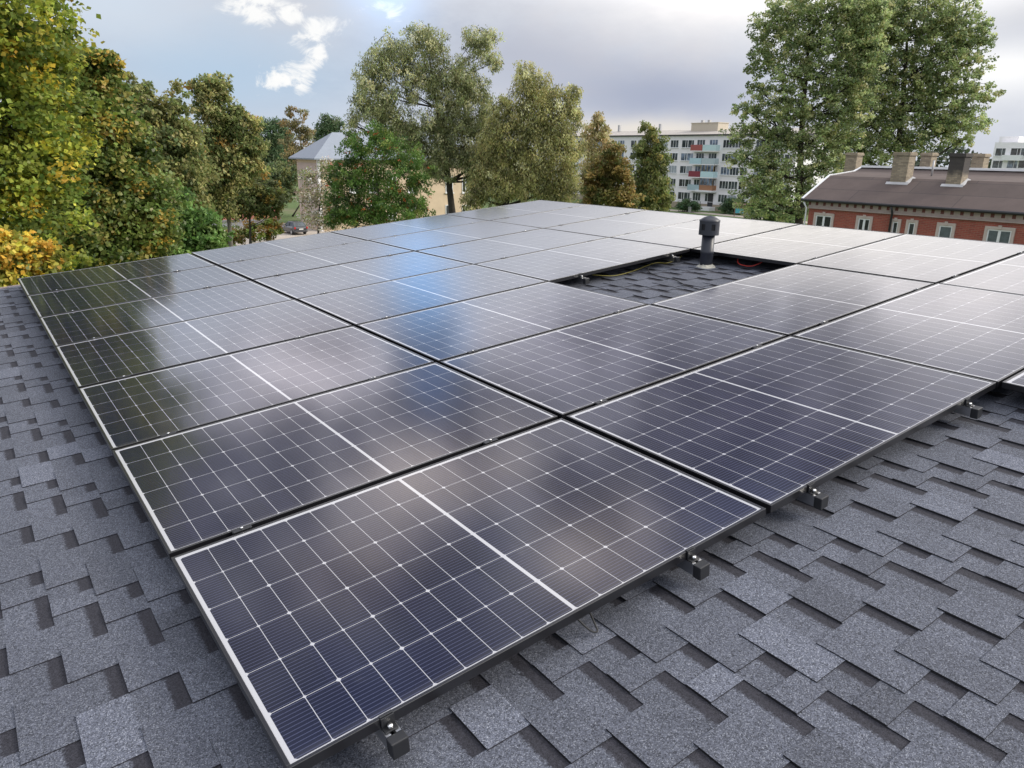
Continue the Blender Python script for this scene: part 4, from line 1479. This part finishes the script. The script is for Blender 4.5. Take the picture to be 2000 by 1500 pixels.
# ---- cream two-storey house with a grey hipped roof
M['cream_wall'] = simple('cream_render', (.58, .46, .33), .9, 0, .18, .8)
M['pink_wall'] = simple('dull_pink_side', (.50, .40, .36), .9, 0, .15, .8)  # duller, pinker tone on the side wall than on the front
M['roof_grey'] = simple('blue_grey_sheet_roof', (.23, .26, .31), .5, .15, .12, 1.5)
DH = 96.0
hc = at(620, 300, DH)
H0 = np.array([hc[0], hc[1], 0])
zh = on_y(620, 312, hc[1])[2]
hx1 = on_y(940, 318, hc[1])[0] - hc[0]
hy1 = on_x(579, 310, hc[0])[1] - hc[1]
ch_ = empty('cream_house', tuple(H0))
tag(ch_, 'cream rendered house with a grey hipped roof behind the rowan', 'house')
m_ = MB()
m_.box((0, 0, 0), (hx1, hy1, zh))
m_.build('wall', M['cream_wall'], ch_)
m_ = MB()
m_.box((-.04, .25, .3), (-.003, hy1 - .25, zh - .4))
m_.build('side_face', M['pink_wall'], ch_)
m_ = MB()
m_.box((-.10, -.10, 0), (.22, .22, zh - .01))
m_.build('quoin', M['panel_wall'], ch_)
ov = .75
rise = (on_x(660, 258, hc[0] + hy1 / 2)[2] - zh)
rise = min(max(rise, 2.2), 4.4)
m_ = MB()
e = [(-ov, -ov, zh), (hx1 + ov, -ov, zh), (hx1 + ov, hy1 + ov, zh), (-ov, hy1 + ov, zh)]
r1 = (hy1 / 2, hy1 / 2, zh + rise)
r2 = (hx1 - hy1 / 2, hy1 / 2, zh + rise)
e2 = [(a_, b_, c_ + .16) for a_, b_, c_ in e]
m_.poly(e[::-1])
for i in range(4):
    j = (i + 1) % 4
    m_.poly([e[i], e[j], e2[j], e2[i]])
m_.poly([e2[0], e2[1], r2, r1])
m_.poly([e2[1], e2[2], r2])
m_.poly([e2[2], e2[3], r1, r2])
m_.poly([e2[3], e2[0], r1])
m_.build('roof', M['roof_grey'], ch_)


def house_window(px_, y0, y1, w):
    a, b_ = on_y(px_, y0, hc[1]), on_y(px_, y1, hc[1])
    x = a[0] - hc[0]
    z0, z1_ = b_[2], a[2]
    m_ = MB()
    fw = .09
    m_.box((x - w / 2, -.07, z1_ - fw), (x + w / 2, -.003, z1_))
    m_.box((x - w / 2, -.07, z0), (x + w / 2, -.003, z0 + fw))
    for t in (0, .5, 1):
        xx = min(max(x - w / 2 + w * t, x - w / 2 + fw / 2), x + w / 2 - fw / 2)
        m_.box((xx - fw / 2, -.07, z0 + fw), (xx + fw / 2, -.003, z1_ - fw))
    m_.box((x - w / 2 - .12, -.22, z0 - .12), (x + w / 2 + .12, -.003, z0 - .001))
    wn = m_.build('window', M['white_paint'], ch_)
    m_ = MB()
    m_.box((x - w / 2 + .02, -.045, z0 + .02), (x + w / 2 - .02, -.005, z1_ - .02))
    m_.build('pane', M['pane_dark'], wn)


for px_ in (652, 690, 728, 766, 804, 877, 909):
    house_window(px_, 345, 376, 1.15)
    house_window(px_, 400, 428, 1.15)

# ---- low shed with a red roof, seen through the dark tree
M['roof_red'] = simple('salmon_red_roof', (.42, .14, .10), .8, 0, .25, 1.5)
s0, s1 = on_z(405, 444), on_z(545, 440)
sh = empty('red_roofed_shed', (s0[0], s0[1], 0))
tag(sh, 'low shed with a salmon red roof half hidden by the dark spreading tree', 'shed')
dxy = np.array([s1[0] - s0[0], s1[1] - s0[1]])
Ls = np.linalg.norm(dxy)
sh.rotation_euler = (0, 0, math.atan2(dxy[1], dxy[0]))
m_ = MB()
m_.box((0, .4, 0), (Ls, 5.6, .75))
m_.build('wall', M['panel_wall'], sh)
m_ = MB()
m_.hexa([(-.3, 0, .70), (Ls + .3, 0, .70), (Ls + .3, 3.2, 2.75), (-.3, 3.2, 2.75), (-.3, 0, .86), (Ls + .3, 0, .86), (Ls + .3, 3.2, 2.9), (-.3, 3.2, 2.9)])
m_.hexa([(-.3, 3.2, 2.75), (Ls + .3, 3.2, 2.75), (Ls + .3, 6.2, .70), (-.3, 6.2, .70), (-.3, 3.2, 2.9), (Ls + .3, 3.2, 2.9), (Ls + .3, 6.2, .86), (-.3, 6.2, .86)])
m_.build('roof', M['roof_red'], sh)
m_ = MB()
m_.box((-.32, -.07, .66), (Ls + .32, -.002, .86))
m_.build('fascia', M['grey_flash'], sh)

# ================================================================== CARS AND SMALL THINGS
M['tyre'] = simple('tyre_rubber', (.02, .02, .02), .85)
M['rim'] = simple('alloy_rim', (.55, .56, .58), .35, .8)
M['lamp_red'] = simple('red_tail_lamp', (.45, .02, .02), .25)
M['lamp_clear'] = simple('clear_headlamp', (.6, .6, .6), .2)
M['plate'] = simple('number_plate', (.7, .7, .68), .5)
M['car_glass'] = glass_pane('car_glass', (.03, .04, .05))


def car(label, loc, rz, paint):
    """y forward, x to the right, metres; a five-door hatchback"""
    root = empty('parked_car', loc, rz)
    tag(root, label, 'car')
    pm, g, p = mat('car_paint')
    p.inputs['Base Color'].default_value = (*paint, 1)
    p.inputs['Roughness'].default_value = .28
    p.inputs['Coat Weight'].default_value = .6
    secs = [  # y, half width, sill z, belt z
        (-2.12, .62, .42, .78), (-2.02, .80, .30, .92), (-1.5, .86, .26, .96), (-.4, .88, .24, .94), (.6, .88, .24, .92), (1.3, .86, .26, .86), (1.9, .78, .30, .74), (2.10, .58, .38, .60)]
    m_ = MB()
    prev = None
    for (y, w, z0, z1_) in secs:
        ring = [(-w * .92, y, z0), (-w, y, z0 + .16), (-w, y, z1_ - .16), (-w * .90, y, z1_), (w * .90, y, z1_), (w, y, z1_ - .16), (w, y, z0 + .16), (w * .92, y, z0)]
        if prev:
            for i in range(8):
                j = (i + 1) % 8
                m_.poly([prev[i], prev[j], ring[j], ring[i]][::-1], 0, True)
        else:
            m_.poly(ring, 0)
        prev = ring
    m_.poly(prev[::-1], 0)
    m_.build('body', pm, root)
    # greenhouse: roof panel and pillars in paint, glass between
    lo = [(-1.98, .72, .93), (-1.55, .78, .955), (.72, .77, .925), (1.22, .72, .87)]
    cab = [(-1.86, .66, .96), (-1.30, .62, 1.44), (.05, .62, 1.46), (.95, .68, .90)]
    m_ = MB()
    for s_ in (-1, 1):
        m_.poly([(s_ * .72, -1.86, .95), (s_ * .60, -1.36, 1.40), (s_ * .60, .02, 1.42), (s_ * .74, .92, .91)][::s_])
    m_.poly([(-.70, -1.92, .95), (.70, -1.92, .95), (.58, -1.42, 1.40), (-.58, -1.42, 1.40)])
    m_.poly([(.72, 1.02, .90), (-.72, 1.02, .90), (-.58, .10, 1.42), (.58, .10, 1.42)])
    m_.build('windows', M['car_glass'], root)
    m_ = MB()
    m_.hexa([(-.61, -1.46, 1.395), (.61, -1.46, 1.395), (.61, .12, 1.412), (-.61, .12, 1.412), (-.55, -1.40, 1.465), (.55, -1.40, 1.465), (.55, .05, 1.48), (-.55, .05, 1.48)])
    for s_ in (-1, 1):
        for (a_, b_) in (((s_ * .735, -1.93, .93), (s_ * .60, -1.42, 1.41)), ((s_ * .755, 1.02, .88), (s_ * .60, .08, 1.42)), ((s_ * .75, -.42, .93), (s_ * .61, -.45, 1.42))):
            m_.tube([a_, b_], [.04, .035], 6)
    m_.build('roof', pm, root, bevel=.02)
    for s_ in (-1, 1):
        m_ = MB()
        m_.box((s_ * .66, -2.13, .70), (s_ * .83, -1.985, .93))
        m_.build('tail_light', M['lamp_red'], root, bevel=.02)
        m_ = MB()
        m_.box((s_ * .50, 1.98, .56), (s_ * .74, 2.09, .70))
        m_.build('headlight', M['lamp_clear'], root, bevel=.02)
        m_ = MB()
        m_.box((s_ * .88, .62, .95), (s_ * 1.02, .74, 1.07))
        m_.build('mirror', pm, root, bevel=.02)
        for y in (-1.28, 1.30):
            m_ = MB()
            w0 = s_ * .70
            w1 = s_ * .885
            k0 = 20
            m_.tube([(w0, y, .31), (w1, y, .31)], [.31, .31], k0)
            wh = m_.build('wheel', M['tyre'], root)
            m_ = MB()
            m_.tube([(s_ * .86, y, .31), (s_ * .895, y, .31)], [.20, .19], 16)
            m_.build('rim', M['rim'], wh)
    m_ = MB()
    m_.box((-.26, -2.135, .62), (.26, -2.121, .74))
    m_.build('number_plate', M['plate'], root)
    m_ = MB()
    m_.box((-.84, -2.14, .36), (.84, -2.03, .50))
    m_.build('bumper', pm, root, bevel=.03)
    return root


cp = on_z(574, 456)
car('dark grey hatchback parked on the gravel yard before the cream house', (cp[0], cp[1], .004), rad(4), (.035, .037, .045))
cg = on_z(1470, 428)
car('silver grey car by the bushes, only its roof showing above the panels', (cg[0], cg[1], 0), rad(-35), (.33, .34, .36))

# notice board with a little roof, beside the bushes
M['turquoise'] = simple('turquoise_poster', (.10, .42, .50), .6, 0, .25, 4)
M['wood_brown'] = simple('weathered_wood', (.20, .13, .10), .85, 0, .25, 4)
kb = on_z(1443, 424)
D2 = math.hypot(kb[0] - EYE[0], kb[1] - EYE[1])
nb = empty('notice_board', (kb[0], kb[1], 0), -math.atan2(kb[0] - EYE[0], kb[1] - EYE[1]))
tag(nb, 'small roofed notice board with a turquoise poster beside the dark bush', 'notice board')
sc = D2 / F_PX
w = 17 * sc
for x in (-w / 2, w / 2):
    m_ = MB()
    m_.box((x - .06, -.06, 0), (x + .06, .06, 2.1))
    m_.build('post', M['wood_brown'], nb)
m_ = MB()
m_.box((-w / 2 + .07, -.05, .55), (w / 2 - .07, .05, 1.98))
bd = m_.build('board', M['wood_brown'], nb)
m_ = MB()
m_.box((-w / 2 + .12, -.066, .62), (w / 2 - .12, -.052, 1.42))
m_.build('poster', M['turquoise'], bd)
m_ = MB()
m_.hexa([(-w / 2 - .2, -.55, 2.06), (w / 2 + .2, -.55, 2.06), (w / 2 + .2, .55, 2.06), (-w / 2 - .2, .55, 2.06), (-w / 2 - .2, -.08, 2.32), (w / 2 + .2, -.08, 2.32), (w / 2 + .2, .08, 2.32), (-w / 2 - .2, .08, 2.32)])
m_.build('roof', M['wood_brown'], nb)
bp_ = on_z(1346.5, 415)
lb = empty('litter_bin', (bp_[0], bp_[1], 0))
tag(lb, 'small grey bin on the grass before the apartment steps', 'bin')
m_ = MB()
m_.lathe([(.22, 0), (.26, .08), (.28, .85), (.30, .88), (.30, .93), (.001, .93)], 16)
m_.build('bin_body', M['grey_flash'], lb)
m_ = MB()
m_.lathe([(.31, .935), (.28, 1.02), (.12, 1.10), (.001, 1.11)], 16)
m_.build('lid', M['gutter'], lb)
